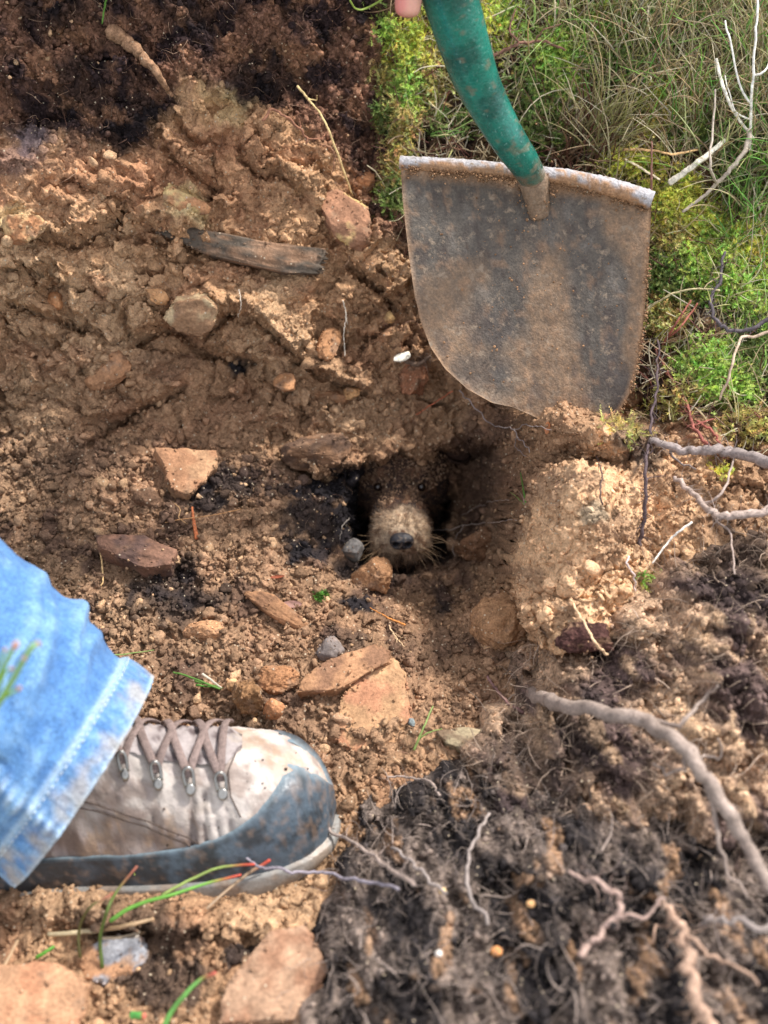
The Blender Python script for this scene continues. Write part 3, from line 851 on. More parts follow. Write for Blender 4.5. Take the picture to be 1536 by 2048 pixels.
rock('stone', 467, 1372, 26, 22, 0, lin(214,168,124), 'tiny pale tan pebble beside the cut grass sprig', seed=34, thick=.7, sink=.2)
rock('stone', 312, 590, 46, 30, -30, lin(198,150,106), 'small tan stone chip in the bank left of the pale jutting stone', seed=35, thick=.4, sink=.3)
rock('stone', 112, 605, 34, 34, 0, lin(204,150,106), 'orange pebble in the left part of the bank', seed=36, thick=.6, sink=.3)
rock('stone', 215, 740, 100, 60, 30, lin(170,126,92), 'smooth brown stone bulging from the left foot of the bank', seed=37, thick=.5, sink=.5)
rock('stone', 700, 790, 30, 26, 0, lin(196,150,104), 'small rounded tan pebble on the slope left of the spade', seed=38, thick=.7, sink=.25)
rock('stone', 905, 1460, 1, 1, 0, soilc, 'x') if False else None
rock('stone', 823, 1447, 14, 18, 20, lin(150,160,160), 'tiny grey blue chip right of the broad flat stone', seed=39, thick=.5, sink=.1)
rock('soil_clod', 300, 1005, 60, 40, 10, lin(112,86,68), 'dull brown earth clod left of the red bracken stem', 'earth clod', seed=40, thick=.6, sink=.3, mat=M_SOIL, rough=.12)
rock('soil_clod', 880, 1105, 90, 60, 40, lin(126,94,70), 'brown earth clod right of the dog muzzle', 'earth clod', seed=41, thick=.6, sink=.35, mat=M_SOIL, rough=.12) if False else None
rock('soil_clod', 960, 1095, 80, 50, 20, lin(130,96,72), 'shaded brown earth clod right of the dog muzzle', 'earth clod', seed=42, thick=.6, sink=.35, mat=M_SOIL, rough=.12)
rock('soil_clod', 735, 945, 40, 34, 20, lin(146,98,74), 'reddish earth clod hanging over the dog forehead', 'earth clod', seed=43, thick=.6, sink=.3, mat=M_SOIL, rough=.12)
rock('stone', 620, 1205, 1, 1, 0, soilc, 'x') if False else None
rock('soil_clod', 820, 750, 70, 80, 0, lin(150,104,78), 'brown clod on the slope under the left edge of the spade', 'earth clod', seed=44, thick=.6, sink=.4, mat=M_SOIL, rough=.12)
rock('soil_clod', 1090, 1010, 1, 1, 0, soilc, 'x') if False else None
#PART2
crumbs('loose_soil_crumbs', 'fine brown crumbs lying on the stones and clods', np.concatenate(ROCKN) * 1e4, 2600, .0004, .0020, 2.0, cf, M_SOIL, POOL0, 304, src=(np.concatenate(ROCKV), np.concatenate(ROCKC) * .6 + brown * .4))
# ------------------------------------------------------------------ strands (hair, rootlets, grass) built many at a time
def strands(base, dirs, length, segs=5, curl=0.3, rad=0.0003, col=None, bend=None, flat=1.0, taper=1.0, seed=0, sides=3, tipcol=None, kink=None):
    rng = np.random.default_rng(seed)
    n = len(base)
    length = np.broadcast_to(length, (n,)).astype(float); rad = np.broadcast_to(rad, (n,)).astype(float)
    d = dirs / (np.linalg.norm(dirs, axis=1)[:, None] + 1e-12)
    p = np.array(base, float); pts = [p]
    wv = rng.normal(size=(n, 3)) * curl
    for i in range(segs):
        wv = wv * 0.75 + rng.normal(size=(n, 3)) * curl * 0.7
        d = d + wv / segs * 2
        if bend is not None: d = d + bend / segs
        d /= np.linalg.norm(d, axis=1)[:, None]
        p = p + d * (length / segs)[:, None]
        pts.append(p)
    P = np.stack(pts, 1)                       # n, m, 3
    m = segs + 1
    T = np.gradient(P, axis=1); T /= np.linalg.norm(T, axis=2)[..., None] + 1e-12
    up = rng.normal(size=(n, 1, 3)) * 0.5 + np.array([0, -.6, .8])
    A_ = np.cross(T, up); A_ /= np.linalg.norm(A_, axis=2)[..., None] + 1e-9
    B_ = np.cross(A_, T)
    th = np.arange(sides) / sides * 2 * np.pi
    rr = rad[:, None] * (1 - taper * 0.85 * (np.arange(m) / (m - 1))[None] ** 1.5)
    V = P[:, :, None] + rr[..., None, None] * (np.cos(th)[None, None, :, None] * A_[:, :, None] + flat * np.sin(th)[None, None, :, None] * B_[:, :, None])
    F = grid_faces(m, sides, True)
    F = F[None] + (np.arange(n) * m * sides)[:, None, None]
    C_ = None
    if col is not None:
        col = np.broadcast_to(col, (n, 3))
        tc_ = col if tipcol is None else np.broadcast_to(tipcol, (n, 3))
        k = (np.arange(m) / (m - 1))[None, :, None] ** 2
        C_ = (col[:, None] * (1 - k) + tc_[:, None] * k)
        C_ = np.repeat(C_[:, :, None], sides, 2).reshape(-1, 3)
    return V.reshape(-1, 3), F.reshape(-1, 4), C_

class Many(Pile):
    def strands(s, *a, **k):
        V, F, C_ = strands(*a, **k); s.add(V, F, C_)

def vsurface_normals(V, NRr, NCc):
    G_ = V.reshape(NRr, NCc, 3)
    n = np.cross(np.gradient(G_, axis=1), np.gradient(G_, axis=0)).reshape(-1, 3)
    n /= np.linalg.norm(n, axis=1)[:, None] + 1e-12
    return n
GNORM = vsurface_normals(GV, NR, NC)
if (GNORM @ NRM).mean() < 0: GNORM = -GNORM
def pick_ground(weight, n, seed):
    rng = np.random.default_rng(seed)
    idx = np.nonzero(weight > 0.01)[0]
    return rng.choice(idx, n, p=weight[idx] / weight[idx].sum()), rng

# ------------------------------------------------------------------ upturned peat sods heaped in front, bottom right
def heap(name, label, poly, cnom, Hh, Rm, seed, colf, step=0.0016, lumps=1.0, tilt=0.0):
    P_ = np.array(poly, float)
    pa, pb = AB(P_[:, 0], P_[:, 1], np.array([q[2] for q in poly]) if len(poly[0]) > 2 else cnom)
    a = np.arange(pa.min() - .01, pa.max() + .01, step); b = np.arange(pb.min() - .01, pb.max() + .01, step)
    AA, BB = np.meshgrid(a, b); sh = AA.shape
    AA = AA.ravel(); BB = BB.ravel()
    d = poly_sd(AA + .012 * fbm2(AA * 34, BB * 34, 4, seed), BB + .012 * fbm2(AA * 34, BB * 34, 4, seed + 1), np.stack([pa, pb], 1))
    t = np.clip(d / Rm, 0, 1)
    dome = np.sqrt(np.clip(1 - (1 - t) ** 2, 0, 1))
    base = bil(KC, ka, kb, AA, BB)
    c = base - 0.02 + (Hh + 0.02) * dome + np.minimum(d, 0) * 2
    u, v = AA, BB
    h = lumps * (0.014 * fbm2(u * 22, v * 22, 3, seed + 2) + 0.010 * fbm2(u * 60, v * 60, 3, seed + 3, .6))
    f1, f2, r1, r2, r3, ox, oy = worley2((u + .004 * noise2(u * 90, v * 90, seed)) / .013, (v + .004 * noise2(u * 90, v * 90, seed + 9)) / .013, seed + 4)
    h += lumps * .008 * (np.sqrt(np.clip(1 - (f1 / .8) ** 2, 0, 1)) * r1 - .3)
    f1, f2, q1, q2, q3, ox, oy = worley2(u / .0055, v / .0055, seed + 5)
    h += .0055 * (np.sqrt(np.clip(1 - (f1 / .8) ** 2, 0, 1)) * q1)
    h += .002 * noise2(u * 260, v * 260, seed + 6)
    c = c + h * sstep(0, .3, t + .15)
    col = colf(AA, BB, h, r2, q2)
    V = W(AA, BB, c)
    F = grid_faces(*sh)
    keep = (d > -0.006)
    F = F[keep[F].all(axis=1)]
    used = np.unique(F); rm = np.zeros(len(V), int); rm[used] = np.arange(len(used))
    nn = vsurface_normals(V, *sh)
    if (nn @ NRM).mean() < 0: nn = -nn
    o = mesh_obj(name, V[used], rm[F], M_PEAT, None, col[used])
    tag(o, label, 'turf sod', None)
    return V, nn, col, d, (AA, BB, c), sh, a, b
def darkpeat(a, b, h, r2, q2):
    k = sstep(-.3, .5, fbm2(a * 30, b * 30, 4, 401, .65)); c_ = lin(46, 42, 42)[None] * (1 - k[:, None]) + lin(118, 104, 95)[None] * k[:, None]
    c_ = c_ * (0.6 + .8 * q2)[:, None]
    return mixc(c_, lin(190, 150, 116), sstep(.35, .6, fbm2(a * 45, b * 45, 3, 402)) * .5)
def brownpeat(a, b, h, r2, q2):
    k = sstep(-.5, .4, fbm2(a * 24, b * 24, 4, 403)); c_ = lin(92, 76, 72)[None] * (1 - k[:, None]) + lin(176, 146, 120)[None] * k[:, None]
    c_ = c_ * (0.65 + .7 * q2)[:, None]
    c_ = mixc(c_, lin(206, 172, 138), sstep(.2, .5, fbm2(a * 40, b * 40, 3, 404)) * .6)
    c_ = mixc(c_, lin(54, 46, 46), sstep(.0, .5, fbm2(a * 13 + 3, b * 13, 4, 405)) * .8)  # dark patches painted in for the shadowed areas of the sod
    return c_
polyA = [(590,2300,.33),(585,2100,.34),(625,1960,.36),(655,1850,.36),(690,1780,.35),(760,1720,.33),(840,1690,.33),(900,1630,.32),(1000,1600,.33),(1200,1620,.37),(1420,1700,.4),(1700,1780,.42),(1950,1900,.44),(1950,2400,.48),(1200,2500,.46)]
polyB = [(960,1640,.27),(930,1560,.26),(1000,1500,.25),(1040,1430,.24),(1075,1370,.24),(1120,1310,.23),(1200,1290,.21),(1260,1220,.2),(1310,1160,.19),(1370,1120,.18),(1450,1090,.18),(1600,1050,.19),(1900,1060,.22),(2000,1500,.3),(1950,1900,.36),(1500,1850,.36),(1200,1760,.34),(1040,1720,.3)]
hpB = heap('peat_sod', 'brown upturned turf sod with pale soil, upper of the two blurred sods at right', polyB, .25, .075, .07, 510, brownpeat, lumps=1.35)
hpA = heap('peat_sod', 'dark greyish black peat sod matted with roots, blurred in the bottom right corner', polyA, .38, .085, .07, 520, darkpeat, lumps=1.35)
def heap_pts(hp, n, seed, dmin=.0):
    V, nn, col, d, abc, sh, a, b = hp
    rng = np.random.default_rng(seed)
    hsel = (d > dmin) * np.clip(.25 + fbm3(V * 45, 3, seed + 40), 0.02, 1.3)
    idx = rng.choice(len(V), n, p=hsel / hsel.sum())
    return V[idx], nn[idx], col[idx], rng
rt = Many()
for hp, n, sd, pale in ((hpA, 4800, 1, lin(156, 140, 130)), (hpB, 3400, 2, lin(172, 150, 132))):
    p, nn, cc, rng = heap_pts(hp, n, sd)
    rt.strands(p - nn * .003, nn * 0.7 + rng.normal(size=(n, 3)) * 0.9, rng.uniform(.006, .034, n), segs=6, curl=1.3, rad=rng.uniform(.00012, .00042, n) * rng.choice([1, 1, 1, 1, 1.9], n), col=pale * rng.uniform(.35, 1.3, (n, 1)), seed=sd)
tag(rt.build('root_fibres', M_ROOT, origin=(0, 0, 0)), 'fine hairy root fibres matting the upturned peat sods', 'roots', None, 'stuff')
for hp, n, sd, nm in ((hpA, 7000, 5, 'dark loose crumbs clinging to the front peat sod'), (hpB, 5000, 6, 'brown loose crumbs clinging to the upper peat sod')):
    V_, nn, col, d, abc, sh, a, b = hp
    crumbs('sod_crumbs', nm, (d > .003).astype(float), n, .001, .004, 1.5, lambda A_, r, n: A_ * (0.5 + 1.1 * r.random((n, 1))), M_PEAT, POOL0, 600 + sd, src=(V_, col))

def top_c(px, py):
    """first surface met by the line of sight: ground or sod"""
    a, b, c = surf(px, py)
    best = c
    for hp in (hpA, hpB):
        V, nn, col, d, (AA, BB, cc), sh, ax, bx = hp
        Z = np.where(d > -.002, cc, -1).reshape(sh)
        cs = np.linspace(.55, best, 300)
        qa, qb = AB(px, py, cs)
        ins = (qa > ax[0]) & (qa < ax[-1]) & (qb > bx[0]) & (qb < bx[-1])
        s = np.where(ins, bil(Z, ax, bx, qa, qb), -1)
        hit = np.nonzero(cs <= s)[0]
        if len(hit): best = max(best, float(cs[hit[0]]))
    return best

def path3(pts, n=30, jit=0.0, seed=0):
    """pts: (px, py, lift above what lies there in metres)"""
    P_ = []
    for q in pts:
        c = top_c(q[0], q[1]) + q[2]
        P_.append(PX(q[0], q[1], c))
    P_ = smooth_path(np.array(P_), n)
    if jit:
        t = np.arange(n)
        for k in range(3):
            P_[:, k] += jit * fbm2(t * .35 + seed * 7.1, np.full(n, k * 5.3), 3, seed + 11)
    return P_
def twig(name, label, cat, pts, r0, r1, color, jit=.0008, seed=1, branches=(), n=30, group=None, tipcol=None, mat=None, sides=7, flat=1.0, knob=0.15):
    pile = Pile()
    P_ = path3(pts, n, jit, seed)
    t = np.linspace(0, 1, n)
    r = (r0 * (1 - t) + r1 * t) * (1 + knob * fbm2(t * 14, np.full(n, seed * 1.0), 2, seed))
    color = np.asarray(color)
    cc = np.tile(color, (n, 1)) * (0.8 + .4 * hsh(np.arange(n), np.full(n, seed), np.zeros(n, int), 2))[:, None]
    if tipcol is not None:
        k = sstep(.55, .95, t)[:, None]; cc = cc * (1 - k) + np.asarray(tipcol) * k
    pile.tube(P_, r, cc, sides, flat)
    for at, bp, br0, br1 in branches:
        i = int(at * (n - 1))
        Q = np.array([PX(q[0], q[1], top_c(q[0], q[1]) + q[2]) for q in bp])
        Q = smooth_path(np.concatenate([P_[i][None], Q]), 15)
        tq = np.arange(15)
        for k_ in range(3): Q[1:, k_] += (jit * fbm2(tq * .35 + seed * 3.3, np.full(15, k_ * 5.3), 3, seed + 5))[1:]
        tt = np.linspace(0, 1, len(Q))
        pile.tube(Q, br0 * (1 - tt) + br1 * tt, color * .95, 6, flat)
    if max(r0, r1) > .0013 and cat == 'root':
        rg = np.random.default_rng(seed); kk = rg.integers(2, n - 1, size=n * 2)
        dd = rg.normal(size=(len(kk), 3))
        V_, F_, C_ = strands(P_[kk], dd, rg.uniform(.003, .018, len(kk)), segs=5, curl=1.0, rad=rg.uniform(.00014, .00045, len(kk)), col=color * .9, seed=seed)
        pile.add(V_, F_, C_)
    return tag(pile.build(name, mat or M_ROOT), label, cat, group)

# ------------------------------------------------------------------ spade
M_BLADE = attr_mat('dirty_steel', rough=0.6, spec=0.4, fine=620, vary=0.3, bump=0.0006, mid=220, rough_vary=.2, dust=((.27, .20, .14), 130, .56))
M_GREEN = attr_mat('green_painted_steel', rough=0.27, spec=0.6, fine=500, vary=0.2, bump=0.0003, mid=120, coat=0.1, rough_vary=.12, dust=((.20, .38, .34), 420, .60))
sp_TL, sp_TR, sp_B = PX(803, 330, .078), PX(1302, 402, .100), PX(1120, 840, .078)
sp_n = np.cross(sp_TR - sp_TL, sp_B - sp_TL); sp_n /= np.linalg.norm(sp_n)
if sp_n @ NRM < 0: sp_n = -sp_n
def on_blade(px, py, off=0.0):
    r = PX(px, py, 0.0) - CAM; r = r / np.linalg.norm(r)
    t = ((sp_TL - CAM) @ sp_n) / (r @ sp_n)
    return CAM + r * t + sp_n * off
spade = root_empty('spade', on_blade(1110, 840))
tag(spade, 'muddy spade with a green tubular handle standing at the right edge of the pit', 'spade')
Lp = np.array([(803,336),(806,390),(812,450),(820,520),(830,590),(843,645),(862,695),(890,737),(935,778),(985,806),(1025,814),(1075,836)], float)
Rp = np.array([(1302,404),(1300,450),(1297,510),(1293,570),(1288,630),(1281,690),(1273,742),(1260,785),(1238,824),(1205,855),(1165,872),(1110,876)], float)
nv, nu = 90, 90
def resample(P, n):
    s = np.concatenate([[0], np.cumsum(np.hypot(*(P[1:] - P[:-1]).T))]); s /= s[-1]
    t = np.linspace(0, 1, n)
    return np.stack([np.interp(t, s, P[:, 0]), np.interp(t, s, P[:, 1])], 1)
Ls, Rs = resample(Lp, nv), resample(Rp, nv)
u = np.linspace(0, 1, nu)
PXg = Ls[:, None, 0] * (1 - u) + Rs[:, None, 0] * u
PYg = Ls[:, None, 1] * (1 - u) + Rs[:, None, 1] * u
vv = np.linspace(0, 1, nv)
PYg = PYg - (14 * np.sin(np.pi * u) * (1 - vv[:, None]) ** 6)
PXf, PYf = PXg.ravel(), PYg.ravel()
base = np.array([on_blade(x, y) for x, y in zip(PXf, PYf)])
uu = np.tile(u, nv); vvv = np.repeat(vv, nu)
curve = 0.010 * (2 * uu - 1) ** 2 * (1 - .5 * vvv) - .004
curve += .0010 * fbm2(PXf / 90, PYf / 90, 3, 5)
dirt = sstep(.05, .65, fbm2(PXf / 150 + .5, PYf / 330, 3, 8) + .35 * sstep(380, 800, PYf) + .35 * sstep(950, 1150, PXf) - .18 + .3 * sstep(.25, .0, np.abs(uu - .55)))
clump = sstep(.25, .6, fbm2(PXf / 26, PYf / 34, 4, 9) + .2 * dirt - .1)
rimdirt = sstep(.05, .0, vvv) + sstep(.035, 0.0, 1 - uu) * .8 + sstep(.03, .0, uu) * .5
curve += .0005 * clump * dirt + .0012 * rimdirt * np.abs(noise2(PXf / 5, PYf / 5, 3))
f_ = base + sp_n * curve[:, None]
b_ = f_ - sp_n * .0018
steel = lin(88, 80, 72); dcol = lin(140, 112, 86)
streak = .6 * fbm2(PXf / 22, PYf / 60, 5, 14, .65)
bc = mixc(np.tile(steel, (len(PXf), 1)), lin(72, 62, 56), sstep(-.1, .6, streak))
bc = mixc(bc, lin(124, 116, 108), sstep(.25, .7, fbm2(PXf / 40, PYf / 60, 4, 15)) * .35 * (1 - dirt))
bc = mixc(bc, dcol, dirt * (.55 + .3 * sstep(-.3, .4, fbm2(PXf / 9, PYf / 9, 3, 19))))
bc = mixc(bc, lin(160, 124, 94), clump * .35)
bc = mixc(bc, lin(74, 64, 60), sstep(.3, .6, fbm2(PXf / 60, PYf / 120, 3, 16)) * .5 * sstep(500, 700, PYf))
bc = mixc(bc, lin(176, 136, 100), np.clip(rimdirt, 0, 1) * .8)
bc = mixc(bc, lin(66, 60, 56), sstep(1.1, .5, np.hypot((PXf - 960) / 70, (PYf - 740) / 50) + .3 * streak) * .7)
nb_ = nv * nu
Fr = grid_faces(nv, nu); Fb = Fr[:, ::-1] + nb_
bd = np.concatenate([np.arange(nu), np.arange(1, nv) * nu + nu - 1, (nv - 1) * nu + np.arange(nu - 2, -1, -1), np.arange(nv - 2, 0, -1) * nu])
bd2 = np.roll(bd, -1)
mesh_obj('blade', np.concatenate([f_, b_]), [Fr, Fb, np.stack([bd, bd2, bd2 + nb_, bd + nb_], 1)], M_BLADE, spade, np.concatenate([bc, bc * .9]))
# folded tread along the top, either side of the socket
def tread(pts, rads, seed):
    P_ = smooth_path(np.array([on_blade(x, y, o) for x, y, o in pts]), 60)
    n = 60
    t = np.linspace(0, 1, n)
    r = np.interp(t, np.linspace(0, 1, len(rads)), rads)
    pile = Pile()
    m = 14
    T = np.gradient(P_, axis=0); T /= np.linalg.norm(T, axis=1)[:, None]
    A_ = np.cross(T, sp_n); A_ /= np.linalg.norm(A_, axis=1)[:, None]
    if A_[0] @ UPV < 0: A_ = -A_
    th = np.arange(m) / m * 2 * np.pi
    TT, TH = np.meshgrid(t, th, indexing='ij')
    bumpy = 1 + .12 * sstep(.0, .6, fbm2(TT * 30, TH * 3, 3, seed))
    V = P_[:, None] + (r[:, None] * bumpy)[..., None] * (np.cos(TH)[..., None] * A_[:, None] + .85 * np.sin(TH)[..., None] * sp_n)
    fz = fbm2(TT * 9, TH * .8, 4, seed + 2)
    # soil cakes the underside and the middle; the ends are rubbed bright
    k = np.clip(sstep(-.35, .25, fz + .9 * (-np.cos(TH)) + .15 - 1.0 * sstep(.8, 1, TT if seed == 2 else 1 - TT)), 0, 1).ravel()
    col = mixc(np.tile(lin(168, 164, 166), (n * m, 1)), lin(160, 122, 90), k)
    pile.add(V.reshape(-1, 3), grid_faces(n, m, True), col)
    cap0 = np.concatenate([V[0], P_[0][None]]); cap1 = np.concatenate([V[-1], P_[-1][None]])
    kk = np.arange(m)
    pile.add(cap0, np.stack([kk, (kk + 1) % m, np.full(m, m)], 1), lin(150, 146, 146))
    pile.add(cap1, np.stack([(kk + 1) % m, kk, np.full(m, m)], 1), lin(190, 186, 184))
    pile.build('tread', M_BLADE, spade)
tread([(801,327,.004),(900,333,.003),(990,340,.003),(1045,350,.004)], [.0050,.0056,.0056,.005], 1)
tread([(1065,347,.004),(1140,358,.004),(1220,377,.006),(1303,404,.009)], [.0052,.0062,.0066,.0066], 2)
# crumbly soil stuck under the tread and on the rim
pile = Pile(); rng = np.random.default_rng(5)
for i in range(4200):
    q = rng.random()
    if q < .55:
        t = rng.random(); x = 805 + t * 495; y = np.interp(x, [801, 1045, 1140, 1303], [334, 356, 366, 414]) + abs(rng.normal()) * 9; off = .003 + rng.random() * .004
    elif q < .8:
        j = rng.integers(nv); x, y = Rs[j] + rng.normal(size=2) * 3; off = .004
    elif q < .9:
        x = 1070 + rng.normal() * 20; y = 352 + abs(rng.normal()) * 34; off = .002 + rng.random() * .007
    else:
        x = 1080 + rng.normal() * 120; y = 560 + rng.normal() * 150; off = .001
        if not (830 < x < 1280 and y < 800): continue
    p0 = on_blade(x, y, off + .004 * (abs(x - 1050) / 250) ** 2 * .6)
    if noise2(np.array([x / 30]), np.array([y / 30]), 4)[0] < -.25: continue
    r = .0003 + .0011 * rng.random() ** 3
    V = (POOL0[0][i % 24] * r) @ rand_rot(1, rng)[0] + p0
    pile.add(V, POOL0[1], lin(160, 124, 94) * rng.uniform(.5, 1.1))
tag(pile.build('caked_soil', M_SOIL, spade, smooth=False), None, None, None, 'stuff')
# handle
hp_ = np.array([PX(1078, 386, .070), PX(1064, 354, .098), PX(1047, 324, .116), PX(1021, 286, .130), PX(989, 232, .142), PX(955, 165, .158), PX(932, 100, .174), PX(914, 40, .188), PX(893, -30, .204), PX(860, -150, .232), PX(828, -290, .262), PX(805, -430, .292)])
HPth = smooth_path(hp_, 420)
tt = np.linspace(0, 1, 420)
d_ = D - (HPth @ NRM)
rp = np.interp(np.linspace(0, 1, 420), [0, .1, .2, .3, .4, .5, .62, .8, 1], [20, 28, 32, 36, 41, 48, 53, 58, 62])
hr = rp * d_ / FPX
m = 36
T = np.gradient(HPth, axis=0); T /= np.linalg.norm(T, axis=1)[:, None]
A_ = np.cross(T, np.array([0, -.6, .8])); A_ /= np.linalg.norm(A_, axis=1)[:, None]; B_ = np.cross(A_, T)
th = np.arange(m) / m * 2 * np.pi
V = HPth[:, None] + hr[:, None, None] * (np.cos(th)[None, :, None] * A_[:, None] + np.sin(th)[None, :, None] * B_[:, None])
V = V.reshape(-1, 3)
tg = np.repeat(tt, m)
gp = np.clip(sstep(.20, .06, tg + .05 * fbm3(V * 130, 4, 31)) + .6 * sstep(.45, .7, fbm3(V * 120, 4, 32) + .5 * sstep(.38, .08, tg)), 0, 1)
gc = mixc(np.tile(lin(18, 112, 98), (len(V), 1)), lin(8, 82, 74), sstep(-.3, .5, fbm3(V * 40, 3, 33)))
gc = mixc(gc, lin(130, 190, 178), sstep(.35, .65, fbm3(V * 800, 3, 34) + .25 * fbm3(V * 30, 2, 35)) * .12)
gc = mixc(gc, lin(128, 108, 88), gp * .8)
V = V + (np.repeat(np.stack([A_] , 0)[0], m, 0) * 0)
Fh = grid_faces(420, m, True)
mesh_obj('handle', V, Fh, M_GREEN, spade, gc)
pile = Pile()
sk = smooth_path(np.array([HPth[46], HPth[24], on_blade(1068, 366, .007), on_blade(1073, 392, .002), on_blade(1080, 430, -.006)]), 60)
ts = np.linspace(0, 1, 60)
sr = np.interp(ts, [0, .12, .3, .5, .75, 1], [hr[46] * 1.09, hr[40] * 1.10, .0125, .0120, .0105, .008])
pile.tube(sk, sr, lin(128, 106, 86), 24, .8)
pile.build('socket', M_BLADE, spade)
pile = Pile()
gpth = smooth_path(np.array([HPth[-1], HPth[-1] + (HPth[-1] - HPth[-60]) * .5]), 8)
pile.tube(gpth, hr[-1] * .95, lin(20, 20, 22), 20)
e = HPth[-1] + (HPth[-1] - HPth[-60]) * .5
dgr = [e + RGT * x + (HPth[-1] - HPth[-2]) / np.linalg.norm(HPth[-1] - HPth[-2]) * y for x, y in ((0, 0), (-.045, .03), (-.05, .08), (0, .09), (.05, .08), (.045, .03), (0, 0))]
pile.tube(smooth_path(np.array(dgr), 60), .011, lin(20, 20, 22), 12)
pile.build('grip', M_GREEN, spade)

# ------------------------------------------------------------------ hand on the spade, a fingertip of it in the picture
M_SKIN = attr_mat('skin', rough=0.5, spec=0.4, fine=700, vary=0.05, bump=0.0002, mid=90, subs=.12)
i0 = int(.80 * 419)
hc = HPth[i0]; hax = T[i0]; hX = A_[i0]; hZ = B_[i0]
if hX @ RGT < 0: hX = -hX
if hZ @ NRM < 0: hZ = -hZ
R_h = hr[i0]
def hnd(th_deg, up, off):
    t_ = math.radians(th_deg)
    return hc + hax * up + (math.cos(t_) * hX + math.sin(t_) * hZ) * (R_h + off)
nodes = []; edges = []; radii = []
def nd(p, r, parent=None):
    nodes.append(tuple(p)); radii.append(r)
    if parent is not None: edges.append((parent, len(nodes) - 1))
    return len(nodes) - 1
palm = nd(hnd(-80, .045, .020), .021)
w1 = nd(hnd(-70, .055, .080), .027, palm); w2 = nd(hnd(-60, .09, .16), .030, w1); nd(hnd(-55, .14, .30), .036, w2)
for k, up in enumerate((.070, .050, .030)):
    q = nd(hnd(-125, up, .014), .0115, palm); q = nd(hnd(-175, up, .010), .0102, q); q = nd(hnd(135, up - .001, .010), .0095, q); q = nd(hnd(90, up - .002, .009), .0085, q); nd(hnd(62, up - .002, .008), .0072, q)
tipP = PX(814, 38, .205); tipB = PX(816, 8, .208)
q = nd(hnd(-135, .012, .014), .0118, palm); q = nd(hnd(175, .004, .013), .0108, q); q = nd(PX(821, -60, .218), .0104, q); q = nd(tipB, .0096, q); nd(tipP, .0088, q)
q = nd(hnd(-40, .030, .016), .014, palm); q = nd(hnd(10, .024, .013), .0118, q); nd(hnd(45, .016, .010), .0095, q)
me = bpy.data.meshes.new('hand')
orig = np.array(nodes[0])
me.from_pydata([tuple(np.array(p) - orig) for p in nodes], edges, [])
ho = bpy.data.objects.new('hand', me); COL.objects.link(ho); ho.location = orig
ho.modifiers.new('skin', 'SKIN')
for i, r in enumerate(radii):
    me.skin_vertices[0].data[i].radius = (r, r)
me.skin_vertices[0].data[0].use_root = True
ho.modifiers['skin'].use_smooth_shade = True
sb = ho.modifiers.new('sub', 'SUBSURF'); sb.levels = 3; sb.render_levels = 3
dg = bpy.context.evaluated_depsgraph_get()
em = bpy.data.meshes.new_from_object(ho.evaluated_get(dg))
ho.modifiers.clear(); ho.data = em; em.name = 'hand'
vco = np.zeros(len(em.vertices) * 3); em.vertices.foreach_get('co', vco); vco = vco.reshape(-1, 3)
at = em.color_attributes.new('albedo', 'FLOAT_COLOR', 'POINT')
c4 = np.ones((len(vco), 4), np.float32)
c4[:, :3] = mixc(np.tile(lin(226, 168, 150), (len(vco), 1)), lin(222, 140, 130), sstep(-.4, .5, fbm3(vco * 60, 2, 3)))
at.data.foreach_set('color', c4.ravel())
em.materials.clear(); em.materials.append(M_SKIN)
tag(ho, 'bare pink hand gripping the green spade handle, only a fingertip in view', 'hand')

# ------------------------------------------------------------------ the leg: boot and jeans
M_LEATHER = attr_mat('dusty_leather', rough=0.62, spec=0.35, fine=420, vary=0.10, bump=0.0005, mid=75, dust=((.40, .34, .29), 40, .6))
M_RUBBER = attr_mat('scuffed_rubber', rough=0.42, spec=0.5, fine=300, vary=0.2, bump=0.0005, mid=60, rough_vary=.15)
M_METAL = attr_mat('eyelet_metal', rough=0.3, spec=0.6, fine=400, vary=0.1, bump=0.0, mid=60)
M_METAL.node_tree.nodes['Principled BSDF'].inputs['Metallic'].default_value = .8
M_LACE = attr_mat('lace_webbing', rough=0.9, spec=0.2, fine=1200, vary=0.3, bump=0.0006, mid=300)
person = root_empty('person', PX(60, 1720, .22))
tag(person, 'leg in faded blue jeans and muddy grey leather boot at left', 'person')
toe = PX(655, 1545, .208)
ZB = toe[2] - .034
YAW = math.radians(7); ROLL = math.radians(24)
bX = np.array([math.cos(YAW), math.sin(YAW), .06]); bX /= np.linalg.norm(bX)
bZ = np.array([0, math.sin(ROLL), math.cos(ROLL)]); bZ -= bX * (bZ @ bX); bZ /= np.linalg.norm(bZ)
bY = np.cross(bZ, bX)
BL = .305
b0 = toe - bX * BL; b0 = b0 - bZ * .034
def bt(x, y, z):
    x, y, z = np.broadcast_arrays(x, y, z)
    return b0 + x[..., None] * bX + y[..., None] * bY + z[..., None] * bZ
def csp(x, xs, ys):
    # smooth monotone-ish interpolation
    x = np.asarray(x, float); xs = np.array(xs, float); ys = np.array(ys, float)
    mslope = np.gradient(ys, xs)
    i = np.clip(np.searchsorted(xs, x) - 1, 0, len(xs) - 2)
    h = xs[i + 1] - xs[i]; t = np.clip((x - xs[i]) / h, 0, 1)
    return (2*t**3-3*t**2+1)*ys[i] + (t**3-2*t**2+t)*h*mslope[i] + (-2*t**3+3*t**2)*ys[i+1] + (t**3-t**2)*h*mslope[i+1]
hwN = lambda s: csp(s, [0, .04, .12, .3, .45, .6, .72, .82, .9, .95, .985, 1], [0, .022, .032, .034, .036, .044, .0485, .0495, .045, .036, .019, 0])   # half width
